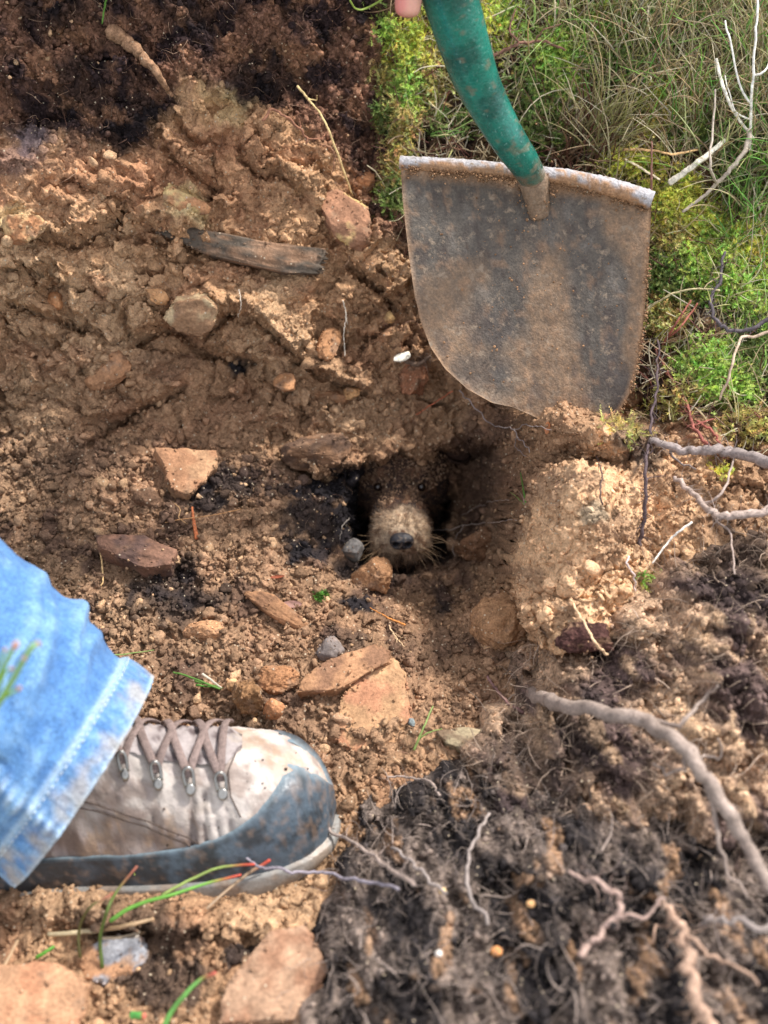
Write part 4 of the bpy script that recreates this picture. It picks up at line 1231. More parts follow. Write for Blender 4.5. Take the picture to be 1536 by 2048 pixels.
topz = lambda s: (1 - .09 * sstep(.45, .7, np.asarray(s, float))) * csp(s, [0, .05, .15, .3, .42, .52, .62, .72, .82, .9, .96, .99, 1], [.13, .15, .155, .150, .130, .110, .095, .085, .076, .066, .052, .036, .026])
ns, nt_ = 220, 96
s_ = np.sort(np.concatenate([np.linspace(0, 1, ns - 40), 1 - (np.linspace(.001, .14, 40)) ** 1.5]))
thv = np.linspace(0, np.pi, nt_)
def upper(s, th, off=0.0):
    w = hwN(s) + off * (s > .0); zt = topz(s) + off
    sq = .62 + .28 * sstep(.35, .7, s)          # square-ish shaft, rounder toe
    cy = np.cos(th); sz = np.sin(th)
    y = w * np.sign(cy) * np.abs(cy) ** .75
    narrow = 1 - .42 * sstep(.5, 1, np.abs(sz)) * sstep(.25, .45, s) * sstep(.95, .6, s) * 0
    z = zt * np.abs(sz) ** (1.15 - .35 * sstep(.6, .95, s))
    y = y * (1 - .32 * (z / .11) * sstep(.9, .5, s))
    x = s * BL + off * sstep(.9, 1, s) * np.ones_like(th)
    return x, y - .004 * np.sin(s * 3.1), z
S_, TH_ = np.meshgrid(s_, thv, indexing='ij')
x, y, z = upper(S_, TH_)
# creases where the foot bends, and stitched panel line
side = np.cos(TH_)
cr = 0
for k, (sc, sl, wd, am) in enumerate([(.71,.05,.005,.0022),(.715,.03,.004,.0020),(.74,.01,.005,.0024),(.765,-.02,.004,.0018),(.79,-.03,.005,.0016),(.66,.08,.005,.0012),(.63,.06,.004,.001)]):
    ss = S_ - sc - sl * (z / .08 - .5) - .006 * fbm2(TH_ * 6, S_ * 20, 2, 70 + k)
    cr = cr - am * np.exp(-(ss / wd) ** 2) * sstep(.95, .5, z / topz(S_)) * sstep(.1, .3, z / topz(S_))
bP = bt(x, y, z)
nn_ = vsurface_normals(bP.reshape(-1, 3), len(s_), nt_)
mid_ = bt(s_ * BL, 0 * s_, .03 + 0 * s_)
if ((bP.reshape(-1, 3) - np.repeat(mid_, nt_, 0)) * nn_).sum() < 0: nn_ = -nn_
dsp = (cr + .0012 * fbm2(S_ * 22, TH_ * 5, 3, 72)).ravel()
bV = bP.reshape(-1, 3) + nn_ * dsp[:, None]
sf, zf = S_.ravel(), (z / topz(S_)).ravel()
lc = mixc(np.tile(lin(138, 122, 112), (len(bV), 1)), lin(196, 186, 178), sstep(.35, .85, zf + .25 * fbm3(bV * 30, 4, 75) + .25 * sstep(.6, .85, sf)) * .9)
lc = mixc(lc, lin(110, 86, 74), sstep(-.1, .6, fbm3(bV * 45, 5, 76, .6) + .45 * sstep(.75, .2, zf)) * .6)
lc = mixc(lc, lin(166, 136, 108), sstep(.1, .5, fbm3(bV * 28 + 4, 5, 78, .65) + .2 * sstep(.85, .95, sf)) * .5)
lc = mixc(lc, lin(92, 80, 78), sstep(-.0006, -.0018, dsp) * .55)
lc = mixc(lc, lin(168, 156, 154), sstep(.2, .5, fbm3(bV * np.array([160, 60, 60]), 3, 77)) * .4)
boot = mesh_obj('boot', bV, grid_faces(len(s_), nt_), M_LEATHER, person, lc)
# rubber rand round the foot with a big toe cap
def rand_strip(name, zlo, zhi, off, colf, mat, nq=16, bulge=0.0, parent=person):
    uq = np.concatenate([s_[s_ > .02], s_[s_ > .02][::-1][1:]]); sd = np.concatenate([np.ones((s_ > .02).sum()), -np.ones((s_ > .02).sum() - 1)])
    V = []
    q = np.linspace(0, 1, nq)
    for s0, sg in zip(uq, sd):
        zt = float(topz(s0)); ex = 1.15 - .35 * float(sstep(.6, .95, np.array(s0)))
        z1 = min(zhi(s0), zt * .985)
        zz = zlo(s0) + (z1 - zlo(s0)) * q
        th0 = np.arcsin(np.clip(zz / zt, 0, .9999) ** (1 / ex))
        th1 = th0 if sg > 0 else np.pi - th0
        o_ = off + bulge * np.sin(np.pi * q)
        o_ = o_ * np.clip(1.0 - (q > .97) * 1.0, 0, 1)
        xx, yy, z_ = upper(np.full(nq, s0), th1, 0.0)
        outw = np.stack([sstep(.8, 1, s0) * np.ones(nq) * 1.0, sg * (1 - .9 * sstep(.97, 1, s0)) * np.ones(nq), .35 * q], 1)
        outw /= np.linalg.norm(outw, axis=1)[:, None]
        p = np.stack([xx, yy, z_], 1) + outw * o_[:, None]
        V.append(bt(p[:, 0], p[:, 1], p[:, 2]))
    V = np.array(V); F = grid_faces(len(uq), nq)
    Vf = V.reshape(-1, 3)
    return mesh_obj(name, Vf, F, mat, parent, colf(Vf, np.repeat(uq, nq), np.tile(q, len(uq))))
zr = lambda s: float(csp(s, [0, .3, .5, .62, .72, .80, .86, .92, .97, 1], [.030, .026, .024, .025, .029, .036, .046, .056, .060, .05]))
def rubc(V, s, q):
    c_ = mixc(np.tile(lin(48, 52, 56), (len(V), 1)), lin(86, 100, 112), sstep(-.1, .5, fbm3(V * 60, 4, 82) + .5 * sstep(.7, .95, s)) * .7)
    c_ = mixc(c_, lin(40, 34, 32), sstep(.7, .4, s) * .6)
    c_ = mixc(c_, lin(150, 120, 96), sstep(.1, .6, fbm3(V * 160, 4, 83) + .25 * sstep(.85, 1, s)) * .3)
    return mixc(c_, lin(150, 170, 180), sstep(.93, .985, q) * .5)
rand_strip('rubber_rand', lambda s: 0.0, zr, .0028, rubc, M_RUBBER, 18)
# midsole
def solec(V, s, q):
    c_ = mixc(np.tile(lin(134, 132, 128), (len(V), 1)), lin(140, 116, 94), sstep(0, .5, fbm3(V * 55, 4, 84)) * .6)
    return c_
def sole_loop(z0, z1, out0, out1, name, col, n=150, toe_lift=.012):
    sa = np.concatenate([s_[::2], s_[::-2][1:]]); sg = np.concatenate([np.ones(len(s_[::2])), -np.ones(len(s_[::-2][1:]))])
    rows = []
    for q in np.linspace(0, 1, 9):
        zq = z0 + (z1 - z0) * q; oo = out0 + (out1 - out0) * q + .0015 * math.sin(math.pi * q)
        w = hwN(sa)
        yy = sg * (w + oo * np.clip(w / .02, 0, 1)); xx = sa * BL + oo * sstep(.85, 1, sa) - oo * sstep(.1, 0, sa)
        lift = toe_lift * sstep(.75, 1.0, sa)
        rows.append(bt(xx, yy - .004 * np.sin(sa * 3.1), zq + lift * (1 - q) + .0 * sa))
    V = np.array(rows); k = len(sa)
    Vf = V.reshape(-1, 3)
    F = grid_faces(9, k, True)
    # bottom and top lids as strips between the two sides
    h_ = len(s_[::2]); lid = []
    for r_ in (0, 8):
        for i in range(h_ - 1):
            a_, b2 = r_ * k + i, r_ * k + i + 1
            c2, d2 = r_ * k + (k - 1 - i - 0) % k, r_ * k + (k - i) % k
            lid.append((a_, b2, c2, d2))
    lid = np.array([l for l in lid if len(set(l)) == 4])
    return mesh_obj(name, Vf, [F, lid], M_RUBBER, person, col(Vf, np.tile(sa, 9), None), smooth=False)
sole_loop(-.018, .0035, .0045, .0055, 'midsole', solec)
sole_loop(-.032, -.0185, .004, .0045, 'outsole', lambda V, s, q: np.tile(lin(58, 54, 52), (len(V), 1)) * (1 + .3 * fbm3(V * 60, 3, 3))[:, None], toe_lift=.016)
# tongue line: darker opening strip under the laces
def topside(s, f, off):
    """point on the boot at fraction f from the ridge (0) to the near side (1)"""
    th = np.pi / 2 + np.asarray(f) * np.pi / 2
    x, y, z = upper(np.asarray(s) * np.ones_like(th), th)
    p = bt(x, y, z)
    # outward
    c_ = bt(np.asarray(s) * BL * np.ones_like(th), 0 * th, .02 + 0 * th)
    o = p - c_; o /= np.linalg.norm(o, axis=-1)[..., None]
    return p + o * (np.asarray(off)[..., None] if np.ndim(off) else off)
ss = np.linspace(.45, .83, 50); ff = np.linspace(-.22, .22, 14)
SS, FF = np.meshgrid(ss, ff, indexing='ij')
wob_ = .0018 * fbm2(SS * 60, FF * 8, 3, 88)
tv_ = topside(SS, FF * (1 - .85 * sstep(.77, .835, SS) ** 2), .0022 + 0 * SS)
tv_ = tv_ + (bZ * 1.0) * wob_[..., None]
tcol = mixc(np.tile(lin(160, 150, 148), (SS.size, 1)), lin(88, 76, 76), sstep(-.1, .5, fbm2(SS.ravel() * 40, FF.ravel() * 9, 3, 89)))
mesh_obj('tongue', tv_.reshape(-1, 3), grid_faces(50, 14), M_LEATHER, person, tcol)
# hooks, eyelets and the crossing laces
hooks = [(.590, .34), (.655, .34), (.720, .35), (.785, .37)]
for k, (s0, f0) in enumerate(hooks):
    P_ = topside(np.array([s0]), np.array([f0]), .003)[0]
    nrm_ = topside(np.array([s0]), np.array([f0]), .01)[0] - P_; nrm_ /= np.linalg.norm(nrm_)
    dn = topside(np.array([s0]), np.array([f0 + .14]), .003)[0] - P_; dn /= np.linalg.norm(dn)
    al = np.cross(nrm_, dn)
    hk = root_empty('lace_hook', P_); hk.parent = person; hk.location = P_ - np.array(person['_o'])
    pl = Pile()
    th = np.linspace(0, 2 * np.pi, 20, endpoint=False)
    prof = [(0, .0012), (.7, .0018), (1, .0010), (1.05, -.001)]
    c0 = P_ + dn * .006
    V = np.array([[c0 + r * .0034 * (math.cos(t) * al + 1.15 * math.sin(t) * dn) + nrm_ * h for t in th] for r, h in prof])
    pl.add(V.reshape(-1, 3), grid_faces(4, 20, True), lin(158, 156, 152))
    pl.tube(smooth_path([P_ + dn * .004 + al * .0028, P_ - dn * .004 + al * .0032 + nrm_ * .003, P_ - dn * .0065 + nrm_ * .0045, P_ - dn * .004 - al * .0032 + nrm_ * .003, P_ + dn * .004 - al * .0028], 20), .0011, lin(150, 148, 144), 7)
    o = pl.build('hook', M_METAL, person)
    bpy.data.objects.remove(hk)
def lace(s0, f0, s1, f1, wid=.0027):
    n = 24
    t = np.linspace(0, 1, n)
    P_ = topside(s0 + (s1 - s0) * t, f0 + (f1 - f0) * t, .0042 + .0022 * np.sin(np.pi * t))
    T_ = np.gradient(P_, axis=0); T_ /= np.linalg.norm(T_, axis=1)[:, None]
    o = P_ - bt((s0 + (s1 - s0) * t) * BL, 0 * t, .02 + 0 * t); o /= np.linalg.norm(o, axis=1)[:, None]
    sd = np.cross(T_, o); sd /= np.linalg.norm(sd, axis=1)[:, None]
    th = np.arange(10) / 10 * 2 * np.pi
    V = P_[:, None] + (np.cos(th)[None, :, None] * sd[:, None] * wid + np.sin(th)[None, :, None] * o[:, None] * .0011)
    pl = Pile(); pl.add(V.reshape(-1, 3), grid_faces(n, 10, True), lin(140, 122, 116) * np.random.default_rng(int(s0 * 999)).uniform(.75, 1.1))
    pl.build('lace', M_LACE, person)
for (s0, s1) in ((.53, .59), (.59, .655), (.655, .72), (.72, .785)):
    lace(s0, .33, s1, -.36)
    lace(s1, .33, s0, -.36)
lace(.785, .35, .80, -.34)

_t = rand_idx = np.nonzero((sf > .62) & (np.repeat(nn_ @ NRM, 1) > .3))[0]
_w = np.zeros(len(bV)); _w[rand_idx] = 1
crumbs('loose_soil_crumbs', 'dark specks of earth scattered on the boot toe', _w, 150, .0003, .0013, 2.2, lambda A_, r, n: np.tile(lin(64, 54, 50), (n, 1)), M_SOIL, POOL0, 360, src=(bV, lc))

# jeans: one tube of cloth with folds above the hem
M_DENIM = attr_mat('faded_denim', rough=0.85, spec=0.15, fine=1100, vary=0.34, bump=0.0005, mid=420, sheen=.1)
K0 = PX(168, 1556, .250); K1 = PX(-1150, 740, .33)
ax = K1 - K0; LL = np.linalg.norm(ax); ax /= LL
e1 = NRM - ax * (NRM @ ax); e1 /= np.linalg.norm(e1); e2 = np.cross(e1, ax)      # e1 to the camera
if e2 @ RGT < 0: e2 = -e2
nv_, nu_ = 300, 220
v = np.linspace(0, 1, nv_) ** 1.15; th = np.linspace(0, 2 * np.pi, nu_, endpoint=False)
VV, TT = np.meshgrid(v, th, indexing='ij')
R0 = .0705; dist = VV * LL
rad = R0 * (1 + .0 * VV)
side_r = np.maximum(np.sin(TT), 0)                                # right hand (upper right) side of the leg
front = np.cos(TT)
rad = rad + .010 * side_r * sstep(.03, .20, dist) - .004 * side_r * np.exp(-((dist - .028) / .012) ** 2)
fold = 0
for k, (d0, sl, ph, am, wd) in enumerate([(.034, .014, .4, .0070, .005), (.050, .020, 1.0, .0080, .006), (.068, .026, .2, .0060, .005), (.088, .034, 1.5, .0070, .007), (.112, .03, .5, .0060, .007), (.135, .03, .8, .0050, .013), (.175, .05, 2.0, .0050, .016), (.22, .04, .3, .004, .02)]):
    q = dist - d0 - sl * np.sin(TT * 1.0 - ph) - .006 * noise2(TT * 2.2 + k * 5, VV * 3, 90 + k)
    # ridge with a sharper lower side
    am_ = am * .95 * np.clip(0.5 + .9 * noise2(TT * .9 + k * 9, VV * 0 + k, 95), 0, 1.3)
    fold = fold + am_ * np.where(q > 0, np.exp(-(q / (wd * 1.5)) ** 2), np.exp(-(q / (wd * .7)) ** 2))
fold = fold * sstep(.020, .034, dist)
fold = fold + .0018 * fbm2(TT * 1.2, dist * 22 + TT * 1.2, 2, 99) * sstep(.02, .05, dist) + .0005 * fbm2(TT * 9, dist * 90, 2, 98)
hem = sstep(.0235, .0215, dist)
rad = rad + fold + .0022 * hem + .0009 * hem * np.abs(noise2(TT * 26, dist * 40, 97)) + .0012 * noise2(TT * 11, dist * 20, 96) * hem
seam_th = math.radians(-10)
ds = (TT - seam_th + np.pi) % (2 * np.pi) - np.pi
seam = np.exp(-(ds / .075) ** 2)
rad = rad + .0034 * seam * (1 + .35 * np.sin(dist * 900 + 3 * noise2(dist * 80, TT * 0, 3)))
squash = 1.0
cx_ = np.cos(TT) * squash; sx_ = np.sin(TT) * 1.06
bowx = .018 * np.sin(np.clip(dist / .35, 0, 1) * np.pi)
Pj = K0 + dist[..., None] * ax + rad[..., None] * (cx_[..., None] * e1 + sx_[..., None] * e2) + bowx[..., None] * e2
Vj = Pj.reshape(-1, 3)
df, tf_, ff_ = dist.ravel(), TT.ravel(), (fold - fold.mean(axis=1, keepdims=True)).ravel()
blue = lin(88, 130, 178); deep = lin(56, 94, 146); pale = lin(136, 172, 204); dirtj = lin(176, 160, 136)
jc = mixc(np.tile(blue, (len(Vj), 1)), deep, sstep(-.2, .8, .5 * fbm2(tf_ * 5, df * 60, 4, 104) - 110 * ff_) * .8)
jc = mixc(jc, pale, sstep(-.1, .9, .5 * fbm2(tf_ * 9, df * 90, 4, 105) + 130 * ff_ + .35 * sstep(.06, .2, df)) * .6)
edge_ = np.exp(-((df - .0225) / .0022) ** 2) + np.exp(-(df / .0022) ** 2)
jc = mixc(jc, lin(196, 216, 226), np.clip(edge_, 0, 1) * .55)
jc = mixc(jc, pale, hem.ravel() * sstep(-.1, .4, noise2(tf_ * 40, df * 60, 106)) * .5)
jc = mixc(jc, dirtj, .8 * sstep(-.2, 1.0, fbm2(tf_ * 4, df * 40, 4, 107) + .45 * sstep(.03, .0, df) - .1 * np.sin(tf_)) * hem.ravel() * .75)
jc = mixc(jc, lin(188, 206, 222), (seam * (.5 + .5 * np.sin(dist * 900))).ravel() * .6)
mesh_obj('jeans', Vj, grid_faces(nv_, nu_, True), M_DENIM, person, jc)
# inside face of the hem and the stitched line round it
dd = np.linspace(0, .035, 8)
hv = np.array([K0 + q * ax + (R0 - .0012 - .004 * (q > 0)) * (np.cos(th)[:, None] * e1 + 1.06 * np.sin(th)[:, None] * e2) for q in dd])
rim_out = Pj[0]
hv[0] = rim_out
mesh_obj('hem_inside', hv.reshape(-1, 3), grid_faces(8, nu_, True), M_DENIM, person, np.tile(lin(120, 140, 170), (8 * nu_, 1)))
row = np.argmin(np.abs(v * LL - .0195))
pl = Pile()
loop = Pj[row]; outd = (np.cos(th)[:, None] * e1 + np.sin(th)[:, None] * e2)
for i in range(0, nu_ - 1, 1):
    if i % 2: continue
    a_ = loop[i] + outd[i] * .0004; b2 = loop[(i + 1) % nu_] + outd[(i + 1) % nu_] * .0004
    pl.tube(np.array([a_, (a_ + b2) / 2 + outd[i] * .0002, b2]), .00042, lin(196, 208, 216), 5)
tag(pl.build('hem_stitching', M_LACE, person), None, None, None, 'stuff')

# ------------------------------------------------------------------ dog looking out of the burrow
M_NOSE = attr_mat('wet_nose', rough=0.38, spec=0.5, fine=900, vary=0.2, bump=0.0006, mid=300)
M_EYE = attr_mat('eye', rough=0.08, spec=0.6, fine=100, vary=0.0, bump=0.0, mid=60)
M_HIDE = attr_mat('dog_coat', rough=0.8, spec=0.2, fine=500, vary=0.35, bump=0.0012, mid=160)
dN = PX(803, 1084, -.027)
dA = -0.02 * RGT + .50 * UPV - .86 * NRM; dA /= np.linalg.norm(dA)
dU = UPV - dA * (UPV @ dA); dU /= np.linalg.norm(dU); dR = np.cross(dA, dU)
if dR @ RGT < 0: dR = -dR
dog = root_empty('dog', dN + dA * .15)
tag(dog, 'earth covered terrier peering out of the burrow, pale muzzle and black nose showing', 'dog')
SEC = np.array([  # s, half width, up, down, centre up
 (.000, .004, .004, .005, .000), (.003, .016, .012, .015, .000), (.008, .024, .018, .022, -.001), (.016, .0300, .0225, .0265, -.002), (.028, .0325, .0245, .028, -.002),
 (.042, .0310, .0240, .027, .0), (.056, .0300, .0250, .026, .002), (.066, .0320, .031, .028, .003), (.076, .038, .040, .032, .004), (.092, .046, .047, .040, .004),
 (.115, .051, .050, .046, .002), (.145, .050, .048, .050, -.002), (.18, .050, .047, .052, -.006), (.24, .062, .055, .065, -.012), (.30, .07, .06, .075, -.02), (.36, .06, .05, .06, -.02), (.385, .01, .01, .01, -.02)])
nS, nT = 150, 120
sv = np.interp(np.linspace(0, 1, nS), np.linspace(0, 1, len(SEC)), SEC[:, 0])
thd = np.linspace(0, 2 * np.pi, nT, endpoint=False)
SV, TD = np.meshgrid(sv, thd, indexing='ij')
hw = csp(SV, SEC[:, 0], SEC[:, 1]) * (.74 + .22 * sstep(.055, .10, SV)); hu = csp(SV, SEC[:, 0], SEC[:, 2]) * (.85 + .1 * sstep(.055, .10, SV)); hd = csp(SV, SEC[:, 0], SEC[:, 3]) * .88; cu = csp(SV, SEC[:, 0], SEC[:, 4])
cs_, sn_ = np.cos(TD), np.sin(TD)
xx = hw * np.sign(cs_) * np.abs(cs_) ** .85; yy = np.where(sn_ > 0, hu, hd) * np.sign(sn_) * np.abs(sn_) ** .9 + cu
# whisker pads, lip line, hollow under the eyes, brow
pad = np.exp(-((SV - .018) / .012) ** 2) * np.exp(-((np.abs(xx) - .016) / .010) ** 2) * np.exp(-((yy + .010) / .011) ** 2)
lip = np.exp(-((yy + .020 + .10 * (SV - .01)) / .0016) ** 2) * sstep(.004, .010, SV) * sstep(.060, .045, SV)
phil = np.exp(-(xx / .0018) ** 2) * np.exp(-((yy + .014) / .008) ** 2) * np.exp(-(SV / .012) ** 2)
eyeh = sum(np.exp(-(((xx - sx * .0195) / .008) ** 2 + ((SV - .062) / .008) ** 2)) * (yy > .01) for sx in (1, -1))
brow = sum(np.exp(-(((xx - sx * .019) / .010) ** 2 + ((SV - .073) / .007) ** 2)) * (yy > .01) for sx in (1, -1))
mag = 1 + .20 * pad - .10 * lip - .14 * phil - .14 * eyeh + .10 * brow
xx = xx * mag; yy = (yy - cu) * mag + cu
dv = dN + SV[..., None] * dA + xx[..., None] * dR + yy[..., None] * dU - (pad * .004)[..., None] * dA
dv = dv.reshape(-1, 3)
dn_ = vsurface_normals(dv, nS, nT)
cl = (dN + SV.ravel()[:, None] * dA + cu.ravel()[:, None] * dU)
if ((dv - cl) * dn_).sum() < 0: dn_ = -dn_
dn_[SV.ravel() < .004] = -dA
dv = dv + dn_ * (.0012 * fbm3(dv * 120, 3, 140))[:, None] * sstep(.0, .02, SV.ravel())[:, None]
sF, xF, yF = SV.ravel(), xx.ravel(), yy.ravel()
white = lin(180, 156, 130); dbrown = lin(72, 54, 46); dblack = lin(44, 38, 38)
wm = sstep(.034, .014, sF + .010 * fbm3(dv * 110, 3, 141) + .35 * np.maximum(yF - .012, 0)) * sstep(-.024, -.012, yF + .004 * fbm3(dv * 150, 2, 142))
dc = mixc(np.tile(dbrown, (len(dv), 1)), dblack, sstep(-.2, .5, fbm3(dv * 60, 3, 143)) * .8)
dc = mixc(dc, lin(128, 92, 68), sstep(.1, .6, fbm3(dv * 90, 3, 144)) * .6)
dc = mixc(dc, white, wm)
dc = mixc(dc, lin(112, 78, 58), wm * sstep(-.15, .4, fbm3(dv * 170, 3, 145) + 14 * (-yF - .006)) * .75)
V = np.concatenate([dv]); mesh_obj('head', V, grid_faces(nS, nT, True), M_HIDE, dog, dc)
# nose leather with two nostrils
tvn, tfn = ICO4
P_ = tvn.copy()
xN, yN, zN = P_[:, 0], P_[:, 1], P_[:, 2]          # x right, y up, z towards the viewer
P_ = np.stack([xN * .0104, yN * .0078 * (1 + .15 * xN * xN), zN * .0070], 1)
for sx in (1, -1):
    d_n = np.hypot((xN - sx * .46) / .26, (yN + .10) / .30)
    P_[:, 2] -= .0085 * np.exp(-d_n ** 4) * (zN > 0)
P_[:, 2] -= .0012 * np.exp(-(xN / .10) ** 2) * (zN > 0) * (yN < .3)
nose_c = dN - dA * .0035 + dU * .003
Vn = nose_c + P_[:, [0]] * dR + P_[:, [1]] * dU - P_[:, [2]] * dA
nc = mixc(np.tile(lin(48, 46, 50), (len(Vn), 1)), lin(120, 104, 90), sstep(.1, .5, fbm3(Vn * 260, 3, 150)) * .6)
mesh_obj('nose', Vn, tfn, M_NOSE, dog, nc)
for sx in (1, -1):
    ec = dN + dA * .060 + dR * (sx * .0195) + dU * .0205
    mesh_obj('eye', ICO3[0] * .0038 + ec, ICO3[1], M_EYE, dog, np.tile(lin(30, 20, 16), (len(ICO3[0]), 1)))
    # ear flap folded back against the skull
    ne = 14
    U_, E_ = np.meshgrid(np.linspace(0, 1, ne), np.linspace(-1, 1, ne), indexing='ij')
    wE = .018 * np.sin(np.pi * np.clip(U_ * .85 + .15, 0, 1)) ** .7
    base_e = dN + dA * .118 + dR * (sx * .040) + dU * .034
    pe = base_e + (U_ * .038)[..., None] * (sx * .75 * dR - .35 * dU + .1 * dA) + (E_ * wE)[..., None] * (dA * .8 + dU * .3) + (.006 * (1 - E_ ** 2))[..., None] * dU
    f1_ = pe.reshape(-1, 3); f2_ = f1_ - .0025 * dU
    bd_ = np.concatenate([np.arange(ne), np.arange(1, ne) * ne + ne - 1, (ne - 1) * ne + np.arange(ne - 2, -1, -1), np.arange(ne - 2, 0, -1) * ne]); bd2_ = np.roll(bd_, -1)
    mesh_obj('ear', np.concatenate([f1_, f2_]), [grid_faces(ne, ne), grid_faces(ne, ne)[:, ::-1] + ne * ne, np.stack([bd_, bd2_, bd2_ + ne * ne, bd_ + ne * ne], 1)], M_HIDE, dog, np.tile(dbrown, (2 * ne * ne, 1)))
# fur
rng = np.random.default_rng(77)
wf = np.exp(-sF / .08) * (sF > .0035) * (sF < .15)
idx = rng.choice(len(dv), 11000, p=wf / wf.sum())
near_nose = np.linalg.norm(dv[idx] - nose_c, axis=1) < .0115
idx = idx[~near_nose]
n = len(idx)
radial = dv[idx] - nose_c; radial -= np.outer(radial @ dA, dA); radial /= np.linalg.norm(radial, axis=1)[:, None] + 1e-9
beard = sstep(-.012, -.024, yF[idx])
clumpv = np.stack([fbm3(dv[idx] * 150 + 9 * k_, 2, 160 + k_) for k_ in range(3)], 1) * 1.1
dirs = dn_[idx] * .28 + radial * .75 + dA * .5 + clumpv - dU * (.35 + .9 * beard)[:, None] + rng.normal(size=(n, 3)) * .2
lenf = rng.uniform(.0025, .0065, n) * (1 + 1.9 * beard)
fcol = dc[idx] * rng.uniform(.55, 1.45, (n, 1))
tw = rng.random(n) < .25
fcol[tw] = fcol[tw] * .5 + lin(196, 150, 108) * .35
fm = Many(); fm.strands(dv[idx] - dn_[idx] * .0008, dirs, lenf, segs=4, curl=.35, rad=rng.uniform(.00014, .00030, n), col=fcol, seed=78)
# a few long whiskers
idx2 = rng.choice(np.nonzero(pad.ravel() > .35)[0], 46)
fm.strands(dv[idx2], dn_[idx2] * .8 + dR * np.sign(xF[idx2])[:, None] * .6 - dU * .3 + rng.normal(size=(46, 3)) * .25, rng.uniform(.012, .026, 46), segs=6, curl=.3, rad=.00016, col=lin(206, 170, 130), seed=79)
tag(fm.build('fur', M_FUR, dog), None, None, None, 'stuff')
# earth lying on its head
sel = (yF > .012) & (sF > .035) & (sF < .13)
crumbs('loose_soil_crumbs', 'brown crumbs of earth lying on the dog forehead', sel.astype(float) * (0.5 + sstep(.04, .09, sF)), 1700, .0006, .0026, 1.5, lambda A_, r, n: brown * (0.55 + .8 * r.random((n, 1))), M_SOIL, POOL0, 350, src=(dv, dc))
# charcoal-like wet lumps walling the burrow
rngb = np.random.default_rng(9)

# ------------------------------------------------------------------ moss, grass and litter on the turf
gm = Many(); n_sp = 0
def moss_patch(cx, cy, rx, ry, n, col, seed, ln=(.006, .013), wt=None):
    rng = np.random.default_rng(seed)
    r = np.hypot((JX * .5 + QX * .5 - cx) / rx, (JY * .5 + QY * .5 - cy) / ry)
    w = np.exp(-r ** 2.5) * (r < 1.6)
    idx = np.nonzero(w > .03)[0]
    if len(idx) == 0: return
    pk_ = rng.choice(idx, n, p=w[idx] / w[idx].sum())
    base = GV[pk_]; nrm = GNORM[pk_]
    hgt = .010 * np.exp(-r[pk_] ** 2)
    d = nrm * .6 + NRM * .5 + rng.normal(size=(n, 3)) * .75; d /= np.linalg.norm(d, axis=1)[:, None]
    L_ = rng.uniform(*ln, n)
    base = base + NRM * (hgt * rng.random(n))[:, None]
    bend = rng.normal(size=(n, 3)) * .5 - np.array([0, 0, .3])
    k = 12
    t = (np.arange(k) + .5) / k
    P_ = base[:, None] + d[:, None] * (L_[:, None] * t)[..., None] + bend[:, None] * (L_[:, None] * t ** 2 * .4)[..., None]
    sdv = rng.normal(size=(n, k, 3)); sdv -= (sdv * d[:, None]).sum(-1, keepdims=True) * d[:, None]; sdv /= np.linalg.norm(sdv, axis=2)[..., None]
    ll = (.0042 * (1 - .55 * t))[None] * rng.uniform(.6, 1.2, (n, k))
    tip = P_ + (sdv * .85 + d[:, None] * .7) * ll[..., None]
    wdt = np.cross(sdv, d[:, None]) * .0006
    V = np.stack([P_ - wdt, P_ + wdt, tip], 2)
    F = np.arange(n * k * 3).reshape(-1, 3)
    c_ = np.asarray(col) * rng.uniform(.6, 1.35, (n, 1)); c_ = c_ * (1 + .12 * rng.normal(size=(n, 3)))
    cc_ = c_[:, None] * (.80 + .30 * t)[None, :, None]  # painted darker towards the sprig base, shade put into the colour
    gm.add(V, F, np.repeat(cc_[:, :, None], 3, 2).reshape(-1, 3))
ymoss = lin(226, 228, 118); gmoss = lin(192, 218, 118); omoss = lin(204, 192, 124); dmoss = lin(132, 150, 86)
MP = [(772,150,18,26,60,omoss),(768,235,16,22,50,dmoss),(778,60,18,24,60,gmoss),(830,90,34,46,260,ymoss),(862,160,30,40,160,omoss),(815,175,30,46,200,gmoss),(800,240,26,40,160,omoss),(795,320,26,50,240,omoss),(790,385,22,36,120,dmoss),(960,45,40,60,300,ymoss),(1000,20,30,40,120,gmoss),
      (1105,120,44,50,360,gmoss),(1080,185,50,50,260,dmoss),(1130,170,30,40,160,gmoss),(1330,200,50,56,400,ymoss),(1300,250,40,40,200,omoss),(1370,260,36,40,160,dmoss),(1340,410,60,46,520,ymoss),(1400,450,50,40,300,ymoss),(1340,470,44,40,260,omoss),
      (1440,480,50,40,300,gmoss),(1390,540,50,40,260,gmoss),(1330,560,40,40,220,dmoss),(1460,560,60,40,300,gmoss),(1500,500,50,50,240,ymoss),(1330,640,34,40,160,omoss),(1410,730,46,40,340,gmoss),(1450,770,46,36,260,gmoss),(1500,700,50,60,260,dmoss),
      (1260,330,50,24,200,ymoss),(1230,120,60,60,160,dmoss),(1180,60,60,50,160,gmoss),(1450,150,80,80,240,omoss),(1500,330,60,70,240,dmoss),(1530,620,50,60,240,gmoss),(1080,260,60,40,160,dmoss),(900,250,50,30,60,dmoss),(1500,850,60,30,120,omoss),
      (1360,800,40,30,80,omoss),(930,150,30,60,70,omoss),(1620,400,90,300,500,gmoss),(1200,-60,300,60,400,gmoss),(210,1752,1,1,0,gmoss)]
for i, (cx, cy, rx, ry, n, c_) in enumerate(MP):
    if n: moss_patch(cx, cy, rx * 1.1, ry * 1.1, int(n * 2.2), c_, 900 + i)
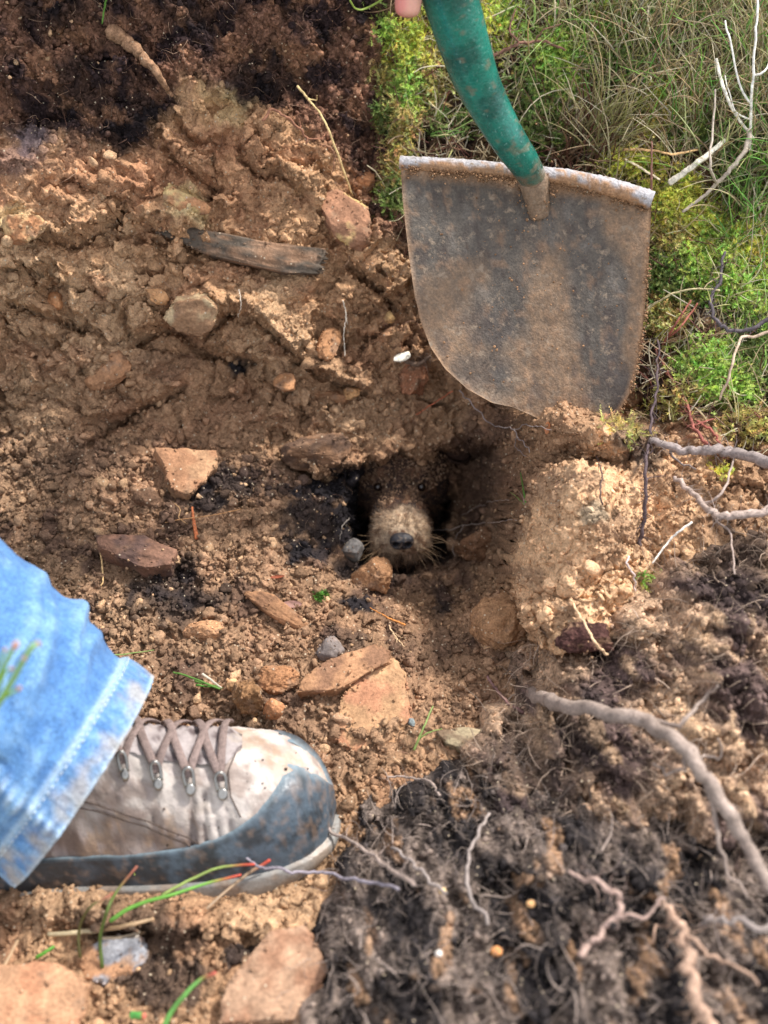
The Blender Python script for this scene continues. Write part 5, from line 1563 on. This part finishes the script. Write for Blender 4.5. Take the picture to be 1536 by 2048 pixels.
moss_patch(285, 1745, 40, 12, 50, gmoss, 950); moss_patch(642, 1192, 10, 9, 30, lin(96,140,62), 951, (.003, .006)); moss_patch(1225, 855, 40, 24, 90, omoss, 952); moss_patch(1445, 955, 20, 12, 30, ymoss, 953); moss_patch(1300, 1165, 24, 14, 30, gmoss, 954)
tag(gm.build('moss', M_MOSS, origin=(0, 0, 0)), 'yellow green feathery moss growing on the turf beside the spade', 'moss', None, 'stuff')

gr = Many()
UPW = np.array([0, 0, 1.0])
def grass(region, n, ln, col, seed, rad=(.0006, .0013), lean=.25, spread=.28, tip=None, curl=.18, flat=.35, drop=.25):
    rng = np.random.default_rng(seed)
    w = region
    pk_, _ = pick_ground(w, n, seed)
    base = GV[pk_] - GNORM[pk_] * .002
    d = UPW[None] + rng.normal(size=(n, 3)) * spread + np.array([lean, 0, 0])
    bend = rng.normal(size=(n, 3)) * .35 - UPW * drop
    c_ = np.asarray(col)[rng.integers(len(col), size=n)] * rng.uniform(.7, 1.25, (n, 1))
    tp = c_ if tip is None else np.where(rng.random((n, 1)) < .5, c_ * .6 + np.asarray(tip) * .4, c_)
    gr.strands(base, d, rng.uniform(*ln, n), segs=7, curl=curl, rad=rng.uniform(*rad, n), col=c_ * .85, tipcol=tp, bend=bend, flat=flat, seed=seed, taper=1.0)
green = [lin(176, 220, 116), lin(198, 226, 146), lin(142, 204, 104), lin(214, 222, 164)]
olive = [lin(200, 198, 136), lin(212, 204, 156), lin(176, 180, 116), lin(222, 216, 176)]
straw = [lin(232, 220, 184), lin(216, 196, 158), lin(240, 230, 206), lin(196, 170, 136)]
brownst = [lin(150, 108, 86), lin(122, 84, 70), lin(172, 140, 110)]
def blob(cx, cy, rx, ry):
    return np.exp(-(np.hypot((QX - cx) / rx, (QY - cy) / ry)) ** 3) * m_turf
R1 = blob(1420, 120, 230, 190) + .6 * blob(1560, 260, 120, 200) + .7 * blob(1300, -60, 300, 120)
grass(R1, 700, (.035, .085), green, 1001, lean=.15)
grass(R1, 700, (.03, .075), olive, 1002, lean=.2)
grass(R1, 2100, (.03, .085), straw, 1003, lean=.1, spread=.4)
R2 = blob(1190, 300, 50, 50)
grass(R2, 110, (.05, .085), olive, 1004, lean=.28, spread=.16, tip=lin(170, 120, 90), rad=(.0006, .001))
grass(blob(1160, 320, 60, 50), 60, (.04, .07), brownst, 1005, lean=.3, spread=.25)
grass(blob(1030, 90, 90, 110), 110, (.02, .045), green + olive, 1006, spread=.5)
grass(blob(1500, 420, 60, 130), 160, (.03, .07), green, 1007, lean=.0, spread=.25)
grass(blob(1480, 520, 80, 160), 150, (.02, .05), olive + straw, 1008, spread=.5)
grass(m_turf * vis, 380, (.015, .045), olive + straw, 1009, spread=.7)
grass(blob(1480, 770, 100, 90), 90, (.015, .035), green + straw, 1010, spread=.7)
grass(m_turf * (1 - vis), 1800, (.03, .08), green + olive, 1011)
tag(gr.build('grass', M_LEAF, origin=(0, 0, 0)), 'rough green grass and rushes growing on the turf at top right', 'grass', None, 'stuff')
lt = Many()
pk_, rng = pick_ground(m_turf * vis, 5200, 1101); n = 5200
d = rng.normal(size=(n, 3)); d -= (d @ NRM)[:, None] * NRM * .75
cset = np.array(straw + straw + brownst + [lin(150, 96, 84)])
lt.strands(GV[pk_] + NRM * (rng.random(n) * .010)[:, None], d, rng.uniform(.008, .035, n), segs=4, curl=.35, rad=rng.uniform(.0003, .0009, n), col=cset[rng.integers(len(cset), size=n)] * rng.uniform(.6, 1.1, (n, 1)), flat=.4, taper=.5, seed=1102)
tag(lt.build('plant_litter', M_LEAF, origin=(0, 0, 0)), 'dead straw and stalks littering the moss', 'plant litter', None, 'stuff')
# fine rootlets in the soil faces
rf = Many()
wr = vis * ((1 - m_turf) * (m_peat * 1.0 + .16 * m_wall + .04 * m_floor + .2 * m_clod) + .8 * blob(1000, 0, 1, 1) + 1.3 * np.exp(-(np.hypot((QX - 800) / 90, (QY - 560) / 240)) ** 2) + 1.0 * np.exp(-(np.hypot((QX - 960) / 200, (QY - 930) / 110)) ** 2) + .8 * np.exp(-(np.hypot((QX - 1380) / 160, (QY - 960) / 110)) ** 2))
pk_, rng = pick_ground(wr, 5200, 1201); n = 5200
d = rng.normal(size=(n, 3)) + NRM * .5 - UPW * .5
cset = np.array([lin(110, 78, 64), lin(140, 106, 90), lin(84, 60, 52), lin(170, 140, 118)])
lr = rng.uniform(.004, .022, n)
rf.strands(GV[pk_] - NRM * .001, d, lr, segs=6, curl=1.1, rad=rng.uniform(.00010, .00028, n), col=cset[rng.integers(4, size=n)] * rng.uniform(.7, 1.2, (n, 1)), seed=1202)
tag(rf.build('fine_rootlets', M_ROOT, origin=(0, 0, 0)), 'hair fine rootlets hanging out of the cut soil', 'roots', None, 'stuff')

# ------------------------------------------------------------------ roots, stems and sprigs one can point to
white_r = lin(232, 222, 204); greyr = lin(150, 138, 132); pinkr = lin(166, 148, 138); redr = lin(144, 88, 78)
twig('root', 'thickest forked grey root arching across the blurred sods at right', 'root', [(1062,1392,-.008),(1110,1405,.022),(1180,1418,.035),(1285,1440,.045),(1360,1490,.05),(1420,1570,.05),(1470,1640,.045),(1510,1720,.035),(1560,1810,.02)], .0052, .0038, lin(150, 134, 124), seed=2, n=50,
     branches=[(.36, [(1370,1445,.05),(1400,1400,.05),(1440,1375,.045)], .0018, .0008), (.5, [(1370,1540,.045),(1330,1545,.04),(1310,1530,.04)], .0012, .0006), (.62, [(1440,1680,.04),(1460,1750,.03),(1500,1800,.02)], .0016, .0008), (.5, [(1430,1520,.03),(1440,1480,.03)], .001, .0006)], jit=.003)
twig('root', 'pale grey root entering from the right edge above the heap', 'root', [(1300,878,.02),(1360,900,.03),(1420,902,.035),(1470,905,.04),(1560,935,.045)], .0026, .0046, lin(140, 128, 124), seed=3, n=40, jit=.002, branches=[(.3, [(1340,905,.02),(1365,930,.012),(1390,935,.01)], .0014, .0006)])
twig('root', 'pinkish grey blurred root below the one at the right edge', 'root', [(1348,955,.02),(1385,985,.03),(1425,1025,.04),(1470,1030,.045),(1560,1018,.05)], .0016, .0034, pinkr, seed=4, n=40, jit=.002, branches=[(.4, [(1440,990,.04),(1462,940,.04),(1470,900,.04)], .0012, .0007), (.45, [(1460,1070,.03),(1470,1150,.03)], .001, .0006)])
twig('root', 'dark wiry root curling in a hook over the moss at right', 'root', [(1448,505,.02),(1440,560,.025),(1422,600,.03),(1432,640,.03),(1465,660,.03),(1510,655,.032),(1560,620,.035)], .0011, .0017, lin(92, 84, 88), seed=5, n=50, jit=.0016)
twig('root', 'thin dark upright root standing in front of the spade lower right', 'root', [(1316,680,.02),(1314,760,.035),(1302,850,.035),(1292,930,.03),(1290,1010,.02),(1280,1090,.004)], .0008, .0016, lin(96, 82, 84), seed=6, n=50, jit=.002)
twig('root', 'red root snaking down through dark soil right of the spade tip', 'root', [(1310,700,.006),(1345,760,.008),(1372,800,.008),(1385,850,.008),(1410,885,.008),(1440,905,.004)], .0010, .0015, redr, seed=7, n=40, jit=.0016, branches=[(.6, [(1420,840,.008),(1452,830,.006),(1490,812,.006)], .0009, .0005)])
twig('root', 'red brown twig root pair beside the red root', 'root', [(1395,840,.006),(1430,870,.006),(1440,900,.004)], .001, .0008, lin(150, 88, 78), seed=8, jit=.0016)
twig('root', 'wavy pinkish root trailing from the sod toward the boot sole', 'root', [(590,1618,.012),(640,1632,.012),(665,1665,.012),(720,1690,.02),(770,1730,.03),(830,1770,.03)], .0008, .0014, pinkr, seed=9, n=40, jit=.002, tipcol=pinkr * .9)
twig('root', 'thin grey root dangling in front of the boot toe', 'root', [(490,1690,.03),(505,1725,.03),(560,1740,.035),(640,1745,.03),(720,1760,.02),(800,1780,.02)], .0007, .0012, lin(140, 132, 140), seed=10, n=40, jit=.002)
twig('root', 'slender pale root looping on the soil left of the root heap', 'root', [(775,1552,.004),(820,1556,.008),(855,1562,.008),(880,1590,.004)], .0007, .0010, pinkr, seed=11, n=30, jit=.001)
twig('root', 'thin root curve on the face of the dark sod', 'root', [(980,1630,.012),(940,1700,.018),(938,1780,.018),(980,1850,.01)], .0010, .0012, greyr, seed=12, n=30, jit=.002)
twig('root', 'pale twisting root in the middle of the dark sod', 'root', [(1140,1745,.012),(1210,1770,.02),(1240,1810,.02),(1210,1860,.015),(1160,1910,.006)], .0014, .0020, lin(176, 150, 138), seed=13, n=36, jit=.003, branches=[(.6, [(1290,1830,.02),(1330,1790,.02)], .0012, .0008)])
twig('root', 'thick fuzzy brown root running down to the bottom right corner', 'root', [(1330,1800,.01),(1370,1880,.02),(1380,1960,.02),(1420,2060,.02)], .0022, .0034, lin(176, 146, 126), seed=14, n=36, jit=.004, branches=[(.3, [(1440,1920,.02),(1520,1970,.02)], .0014, .0008), (.25, [(1330,1850,.01),(1290,1900,.005)], .0012, .0006)])
twig('root', 'grey root along the right edge of the dark sod', 'root', [(1400,1850,.012),(1460,1840,.02),(1560,1870,.02)], .0014, .0018, greyr, seed=15, n=26, jit=.003)
twig('root', 'thin root slanting down from the brown sod left corner', 'root', [(785,1690,.02),(840,1740,.02),(890,1790,.02)], .0010, .0010, greyr, seed=16, n=26, jit=.002)
twig('root', 'short pale pointed root tip rising above the brown soil', 'root', [(975,1352,.014),(990,1375,.010),(1015,1405,.006),(1045,1425,.004)], .0010, .0012, lin(132, 100, 96), seed=17, tipcol=lin(120, 90, 86))
twig('straw', 'long pale straw stem leaning on the bank below the peat', 'straw', [(594,172,.004),(622,205,.010),(648,240,.012),(672,300,.010),(705,392,.004)], .0010, .0008, lin(222, 196, 142), seed=20, n=40, jit=.0004, branches=[(.2, [(632,200,.012),(634,190,.014)], .0006, .0003)])
twig('rootlet', 'thin white rootlet hanging free on the slope left of the spade', 'root', [(686,600,.008),(692,630,.010),(688,665,.012),(690,712,.008)], .0005, .0004, white_r, seed=21, jit=.0008, branches=[(.25, [(695,650,.012)], .0003, .0002)])
twig('rootlet', 'short white thread of root above the diagonal ledge', 'root', [(478,580,.006),(482,610,.010),(476,634,.010)], .0003, .0003, white_r, seed=22, jit=.0008)
twig('root', 'hooked brown root sticking out of the upper bank', 'root', [(525,240,.006),(545,220,.012),(575,235,.012),(605,262,.010),(615,285,.006)], .0012, .0009, lin(150, 106, 84), seed=23, jit=.0014, branches=[(.7, [(600,250,.012),(598,235,.012)], .0007, .0004), (.9, [(640,280,.012),(650,268,.012)], .0007, .0005)])
twig('root', 'thin brown root dangling from the hooked root', 'root', [(640,288,.008),(665,300,.010),(668,330,.010),(662,350,.008)], .0007, .0004, lin(142, 104, 82), seed=24, jit=.001)
twig('bark_stick', 'soil covered stick lying slantwise in the peat at upper left', 'stick', [(222,62,.006),(255,85,.010),(290,118,.012),(320,155,.010),(342,192,.004)], .0064, .0016, lin(152, 118, 92), seed=25, n=50, jit=.0016, knob=.12, mat=M_SOIL)
twig('bracken_twig', 'red brown split stem on the pit floor below the three cornered stone', 'stem', [(384,1014,.006),(388,1045,.006),(394,1078,.004)], .0008, .0020, lin(186, 110, 72), seed=26, jit=.0003, flat=.5)
twig('straw', 'long thin straw lying crosswise over the red brown stem', 'straw', [(330,1045,.004),(380,1036,.008),(430,1030,.006),(482,1018,.006)], .0004, .0003, lin(196, 146, 100), seed=27, jit=.0005)
twig('straw', 'fine curled straw loop beside the red brown stem', 'straw', [(345,1003,.004),(360,1018,.006),(358,1035,.006),(374,1048,.004)], .0004, .0003, lin(206, 166, 118), seed=28, jit=.0004)
twig('straw', 'short upright pale straw left of the dark wedge of rock', 'straw', [(201,1098,.008),(204,1130,.008),(206,1160,.006),(202,1172,.004)], .0008, .0006, lin(216, 180, 128), seed=29, jit=.0004)
twig('straw', 'orange brown straw below the dog burrow', 'straw', [(740,1215,.004),(775,1235,.006),(810,1250,.004)], .0004, .0010, lin(196, 130, 72), seed=30, jit=.0004)
twig('rootlet', 'branched pale rootlet on the soil under the burrow', 'root', [(778,1252,.004),(790,1272,.006),(808,1292,.004)], .0006, .0004, lin(214, 184, 146), seed=31, jit=.0008, branches=[(.5, [(795,1290,.005),(798,1302,.004)], .0003, .0002), (.4, [(805,1275,.005)], .0003, .0002)])
twig('rootlet', 'grey rootlet across the left mouth of the burrow', 'root', [(712,1030,.012),(695,1040,.012),(684,1055,.010),(680,1080,.008)], .0005, .0004, lin(150, 140, 132), seed=32, jit=.001)
twig('rootlet', 'long fine rootlet strung over the dark hollow right of the dog', 'root', [(868,1060,.02),(900,1058,.014),(935,1050,.012),(985,1045,.010),(1030,1042,.010)], .0004, .0003, lin(186, 168, 156), seed=33, jit=.0014, branches=[(.45, [(915,1070,.012),(905,1095,.010),(910,1112,.010)], .0004, .0003)])
twig('rootlet', 'second fine rootlet arching above the first, right of the dog', 'root', [(925,1030,.012),(950,1015,.012),(985,1003,.010),(1020,1000,.010)], .0003, .0003, lin(176, 158, 146), seed=34, jit=.0014)
twig('rootlet', 'orange rootlet angled under the lower left edge of the spade', 'root', [(832,830,.006),(870,805,.012),(905,782,.016)], .0005, .0006, lin(190, 110, 80), seed=35, jit=.0006)
twig('rootlet', 'long grey rootlet trailing from under the spade edge', 'root', [(918,778,.02),(945,810,.018),(985,850,.014),(1025,858,.014),(1040,880,.012),(1060,905,.010)], .0006, .0004, lin(160, 146, 142), seed=36, n=40, jit=.0018, branches=[(.6, [(1060,850,.016),(1100,862,.016)], .0004, .0003), (.7, [(1030,890,.012),(1050,915,.012)], .0004, .0002)])
twig('root', 'thin black rootlet standing on the sunlit ledge', 'root', [(1192,912,.012),(1204,950,.012),(1200,985,.010),(1205,1008,.004)], .0006, .0006, lin(90, 74, 70), seed=37, jit=.001)
twig('straw', 'bright white straw lying on dark soil right of the ledge', 'straw', [(1305,1126,.010),(1330,1092,.014),(1352,1068,.016),(1384,1044,.014)], .0007, .0010, lin(240, 232, 220), seed=38, jit=.0004)
twig('root', 'pale crooked root at the right foot of the sunlit ledge', 'root', [(1258,1110,.006),(1255,1130,.008),(1268,1150,.008),(1270,1180,.006)], .0009, .0007, lin(196, 180, 176), seed=39, jit=.001)
twig('root', 'blurred pale root spike rising toward the ledge from the sod', 'root', [(1140,1200,.008),(1165,1240,.016),(1190,1285,.02),(1215,1310,.02)], .0008, .0010, lin(222, 188, 150), seed=40, jit=.001)
# white stub of bone-like root by the spade
rock('root_stub', 802, 710, 36, 9, 24, lin(240, 232, 214), 'small bright white root stub against the soil left of the spade', 'root', seed=60, thick=.9, sink=.0, mat=M_ROOT, lift=.006, cuts=4)
twig('root', 'dark root end behind the white stub', 'root', [(810,722,.010),(835,728,.012),(862,712,.010)], .0024, .0012, lin(112, 92, 78), seed=61, jit=.001)
# seams, stitching and wear lines of the upper
pl = Pile()
for pts in ([(.40,.62),(.52,.60),(.62,.62),(.70,.70),(.745,.80)], [(.41,.65),(.52,.63),(.615,.65),(.69,.73),(.73,.82)], [(.82,.05),(.80,.25),(.80,.45),(.815,.60)]):
    q_ = np.array(pts); t_ = np.linspace(0, 1, 40)
    s1_ = np.interp(t_, np.linspace(0, 1, len(q_)), q_[:, 0]); f1_ = np.interp(t_, np.linspace(0, 1, len(q_)), q_[:, 1])
    pl.tube(topside(s1_, f1_, .0006 + 0 * t_), .00045, lin(84, 72, 66), 5)
pl.build('stitched_seam', M_LACE, person)
# dead white stems on the turf
twig('dead_twig', 'bleached white stem lying diagonally at far right of the turf', 'stem', [(1432,118,.045),(1450,185,.040),(1475,235,.036),(1508,278,.03)], .0015, .0010, lin(236, 230, 216), seed=62, jit=.0004)
twig('dead_twig', 'flat bleached stalk lying behind the spade right shoulder', 'stem', [(1338,366,.022),(1375,340,.025),(1412,312,.026),(1450,280,.028)], .0028, .0018, lin(234, 226, 208), seed=63, jit=.0004, flat=.4)
twig('dead_twig', 'forked bleached stem standing tall at the right edge', 'stem', [(1500,300,.02),(1502,220,.045),(1508,120,.06),(1515,20,.075),(1520,-60,.08)], .0012, .0009, lin(238, 234, 226), seed=64, n=36, jit=.001, branches=[(.3, [(1480,170,.05),(1462,90,.055),(1450,40,.06)], .0010, .0008), (.45, [(1530,140,.055),(1560,80,.06)], .001, .0006), (.2, [(1470,220,.04),(1450,150,.05)], .0008, .0005)])
twig('dead_twig', 'grey speckled branching stalk leaning over the yellow moss', 'stem', [(1365,425,.018),(1410,390,.026),(1450,350,.03),(1490,300,.034),(1500,260,.036)], .0012, .0022, lin(186, 172, 158), seed=65, n=36, jit=.001, branches=[(.4, [(1420,330,.04),(1425,260,.045),(1432,180,.05)], .0012, .0008)])
twig('dead_twig', 'tan bent straw blade right of the spade socket', 'stem', [(1245,300,.018),(1300,300,.022),(1350,308,.022),(1400,298,.02)], .0014, .0008, lin(206, 168, 120), seed=66, jit=.0005, flat=.4)
twig('dead_twig', 'pale straw blade crossing down to the spade shoulder', 'stem', [(1250,318,.016),(1285,338,.02),(1320,360,.02)], .0012, .0010, lin(216, 200, 170), seed=67, jit=.0005, flat=.4)
twig('dead_twig', 'brown woody stalks lying across the moss right of the handle', 'stem', [(975,118,.016),(1030,90,.022),(1080,82,.022),(1130,100,.018)], .0016, .0010, lin(130, 96, 82), seed=68, jit=.0016, branches=[(.4, [(1020,60,.03),(1030,20,.035)], .001, .0007), (.6, [(1090,60,.03),(1120,50,.03)], .0008, .0005)])
twig('dead_twig', 'yellowed long straw arching right of the lower spade', 'stem', [(1292,620,.02),(1340,590,.026),(1390,578,.028),(1440,580,.028)], .0008, .0007, lin(206, 192, 150), seed=69, jit=.0006)
twig('dead_twig', 'pale branching twig at the right edge below the hooked root', 'stem', [(1440,800,.02),(1462,740,.03),(1480,680,.035),(1510,672,.035),(1560,660,.035)], .0010, .0012, lin(196, 172, 150), seed=70, jit=.001)
twig('dead_twig', 'dark red stalk pair crossing upward beside the spade edge', 'stem', [(1325,690,.012),(1350,650,.02),(1382,600,.026)], .0010, .0008, lin(160, 98, 84), seed=71, jit=.0005, branches=[(.2, [(1360,655,.02),(1395,608,.022)], .001, .0008)])
twig('dead_twig', 'reddish thin upright stalk right of the spade shoulder', 'stem', [(1302,400,.012),(1303,350,.028),(1304,284,.04)], .0012, .0006, lin(176, 130, 118), seed=72, jit=.0004)
# cut grass sprigs lying in the pit
def sprig(label, stems, col, seed, tipcol=None, name='grass_sprig', cat='grass sprig', mat=None):
    pl = Pile()
    for k, (pts, r0, r1, c_) in enumerate(stems):
        n = 18; P_ = path3(pts, n, .0003, seed + k)
        t = np.linspace(0, 1, n)
        cc = np.tile(np.asarray(c_ if c_ is not None else col), (n, 1))
        if tipcol is not None:
            kk = sstep(.7, .95, t)[:, None]; cc = cc * (1 - kk) + np.asarray(tipcol) * kk
        pl.tube(P_, r0 * (1 - t) + r1 * t, cc, 6, .5)
    return tag(pl.build(name, mat or M_LEAF), label, cat)
gg = lin(112, 154, 74); gl = lin(160, 184, 108)
sprig('green grass sprig on the floor beside the jeans knee fold', [([(160,1299,.006),(185,1308,.008),(228,1322,.006)], .001, .0006, gg), ([(185,1309,.008),(240,1309,.008),(308,1300,.006)], .0008, .0003, gl), ([(190,1312,.007),(222,1332,.005)], .0008, .0005, gg)], gg, 1)
sprig('bundle of cut green needles with one white stalk on the pit floor', [([(346,1345,.006),(375,1352,.008),(440,1378,.006)], .0007, .0008, gg), ([(390,1362,.007),(445,1376,.006)], .0009, .0006, gg), ([(392,1370,.006),(425,1374,.005)], .0009, .0005, lin(90, 150, 50)), ([(404,1348,.012),(425,1362,.010),(443,1376,.007)], .0010, .0006, lin(226, 216, 200))], gg, 2)
sprig('three short green blades on the left rim of the sunlit ledge', [([(1052,1008,.004),(1046,975,.012),(1041,945,.016)], .0009, .0005, gg), ([(1050,1010,.004),(1035,995,.010),(1020,984,.014)], .0008, .0004, gl), ([(1050,1010,.004),(1046,995,.012),(1038,982,.014)], .0007, .0004, lin(170, 140, 130))], gg, 3)
sprig('pale green upright sprig right of the broad flat stone', [([(828,1500,.004),(845,1460,.014),(866,1412,.02)], .0009, .0005, gl), ([(838,1478,.008),(860,1464,.012),(884,1458,.014)], .0007, .0003, gl)], gl, 4)
sprig('long green grass blades with red tips lying in front of the boot', [([(220,1842,.004),(270,1812,.02),(340,1790,.03),(420,1765,.03),(482,1750,.03)], .0014, .0008, lin(130, 190, 84)), ([(325,1790,.02),(380,1760,.03),(440,1735,.035),(510,1728,.035)], .0010, .0008, lin(170, 190, 110)), ([(413,1818,.010),(460,1775,.02),(500,1745,.025),(540,1720,.03)], .0009, .0011, lin(186, 160, 132))], gl, 5, tipcol=lin(214, 96, 76))
sprig('sprig with reddish brown tip in front of the boot heel', [([(205,1935,.004),(200,1880,.02),(215,1820,.035),(235,1780,.045),(275,1732,.055)], .0012, .0008, lin(110, 130, 66)), ([(160,1915,.004),(158,1860,.02),(180,1815,.03),(230,1785,.04)], .0010, .0008, lin(116, 110, 66))], gg, 6, tipcol=lin(176, 112, 92))
sprig('bunch of pale broken straws in the soil below the boot', [([(95,1870,.006),(150,1865,.012),(200,1860,.012)], .0014, .0016, lin(222, 206, 170)), ([(190,1862,.010),(250,1852,.014),(305,1838,.010)], .0014, .0011, lin(196, 166, 130)), ([(205,1876,.010),(245,1875,.012),(280,1863,.010)], .0012, .0010, lin(206, 186, 160)), ([(228,1892,.008),(255,1880,.010),(278,1872,.008)], .0011, .0010, lin(226, 214, 200))], gl, 7, name='straw_bunch', cat='straw')
sprig('bright green blurred sprig with pink tip at the bottom edge', [([(262,2030,.02),(290,2032,.02)], .0022, .0018, lin(110, 186, 96)), ([(325,2060,.02),(345,2020,.03),(370,1990,.035),(400,1960,.045),(432,1945,.05)], .0018, .0010, lin(130, 190, 100))], gl, 8, tipcol=lin(228, 130, 110))
sprig('small cut green blade at lower left below the boot', [([(72,1915,.006),(90,1905,.008),(108,1893,.008)], .0012, .0010, lin(110, 180, 70))], gg, 9)
sprig('pale straw at the left edge below the boot', [([(-10,1960,.01),(15,1920,.014),(36,1880,.014)], .0012, .0008, lin(206, 176, 140))], gg, 10, name='straw', cat='straw')
sprig('green curved grass blade on the peat at top centre', [([(700,0,.01),(712,18,.012),(735,16,.012),(770,-5,.012)], .0012, .0010, lin(150, 170, 80))], gg, 11)
sprig('single green blade hanging over the peat at top left', [([(214,-8,.02),(208,20,.02),(204,48,.016)], .0011, .0005, lin(120, 170, 80))], gg, 12)
sprig('fan of green needle leaves on dark soil left of the handle', [([(862,270,.01),(890,272,.016),(930,262,.02)], .0008, .0004, gg), ([(862,272,.01),(895,266,.016),(945,240,.02)], .0008, .0004, gl), ([(862,268,.01),(885,262,.014),(918,262,.02)], .0008, .0004, gg)], gg, 13)
# foreground sprigs at the left edge, close to the lens
def fg(pts, r0, r1, col, tip):
    P_ = smooth_path(np.array([PX(*q) for q in pts]), 20); t = np.linspace(0, 1, 20)
    return P_, r0 * (1 - t) + r1 * t, np.tile(col, (20, 1))
pl = Pile()
for pts, r0, r1 in [([(-60,1560,.40),(-20,1440,.43),(20,1370,.45),(60,1300,.46),(75,1288,.46)], .0016, .0012), ([(-60,1520,.40),(-25,1420,.42),(5,1340,.44),(28,1296,.45)], .0014, .0011), ([(-10,1420,.42),(10,1395,.43),(36,1378,.44)], .0008, .0008), ([(30,1345,.45),(40,1330,.455),(48,1318,.46)], .0007, .0007), ([(-5,1385,.43),(8,1350,.44),(22,1338,.445)], .0007, .0007), ([(-15,1360,.42),(5,1310,.44),(10,1300,.445)], .0007, .0007)]:
    P_, r, c_ = fg(pts, r0, r1, lin(168, 206, 108), None)
    pl.tube(P_, r, c_, 7)
    pl.tube(np.array([P_[-1], P_[-1] + (P_[-1] - P_[-3]) * .5, P_[-1] + (P_[-1] - P_[-3])]), [r1 * 1.3, r1 * 1.6, r1 * .6], lin(226, 180, 160), 7)
# rooted in the ground below the frame
P_ = smooth_path(np.array([PX(-60, 1560, .40), PX(-140, 1750, .34), PX(-230, 1950, .30)]), 14); pl.tube(P_, .0016, lin(110, 150, 70), 7)
P_ = smooth_path(np.array([PX(-60, 1520, .40), PX(-150, 1740, .33), PX(-235, 1945, .30)]), 14); pl.tube(P_, .0015, lin(110, 150, 70), 7)
tag(pl.build('grass_sprig', M_LEAF), 'blurred green stems with pink tips in front of the jeans at the left edge', 'grass sprig')
# dead leaf and bits on the pit floor
def leaf(label, px, py, L_, w_, ang, col, seed):
    n, m = 14, 8
    c0 = G(px, py, .004); nr = snorm(px, py)
    e1_ = math.cos(math.radians(ang)) * RGT + math.sin(math.radians(ang)) * UPV; e1_ -= nr * (e1_ @ nr); e1_ /= np.linalg.norm(e1_); e2_ = np.cross(nr, e1_)
    t = np.linspace(-1, 1, n); q = np.linspace(-1, 1, m)
    T_, Q_ = np.meshgrid(t, q, indexing='ij')
    w = w_ * np.sqrt(np.clip(1 - T_ ** 2, 0, 1)) ** 1.2
    P_ = c0 + (T_ * L_)[..., None] * e1_ + (Q_ * w)[..., None] * e2_ + (.25 * w * Q_ ** 2 + .12 * L_ * T_ ** 2 + .05 * L_ * noise2(T_ * 2, Q_ * 2, seed))[..., None] * nr
    f1_ = P_.reshape(-1, 3); f2_ = f1_ - nr * .0003
    return tag(mesh_obj('dead_leaf', np.concatenate([f1_, f2_]), [grid_faces(n, m), grid_faces(n, m)[:, ::-1] + n * m], M_LEAF, None, np.tile(col, (2 * n * m, 1))), label, 'leaf')
leaf('small curled pinkish dead leaf beside the long narrow brown stone', 586, 1208, .0085, .0030, -8, lin(196, 158, 146), 1)
leaf('tiny red brown flake right of the black soil patch', 556, 1153, .006, .0012, 8, lin(176, 98, 68), 2)
leaf('orange brown flake on the dark soil under the spade tip', 1094, 857, .005, .0028, 70, lin(206, 140, 96), 3)
rock('pebble', 885, 1780, 22, 20, 0, lin(232, 196, 140), 'blurred cream pebble, upper left of the three on the dark sod', 'pebble', seed=70) if False else None
def pebble(px, py, r, col, label):
    c0 = PX(px, py, top_c(px, py) + .004)
    V = ICO3[0] * r * (1 + .12 * fbm3(ICO3[0] * 1.5 + px, 2, 5))[:, None] * np.array([1, .9, .8]) + c0
    tag(mesh_obj('pebble', V, ICO3[1], M_STONE, None, np.tile(col, (len(V), 1))), label, 'pebble')
pebble(885, 1782, .0024, lin(230, 200, 150), 'blurred cream pebble highest on the left part of the dark sod')
pebble(1062, 1808, .0026, lin(230, 180, 126), 'blurred orange cream pebble right of the cream one on the dark sod')
pebble(993, 1903, .0033, lin(214, 150, 96), 'largest orange pebble stuck low on the dark sod')
pebble(877, 1907, .0021, lin(236, 228, 220), 'white pebble stuck low on the left of the dark sod')
clean_props()
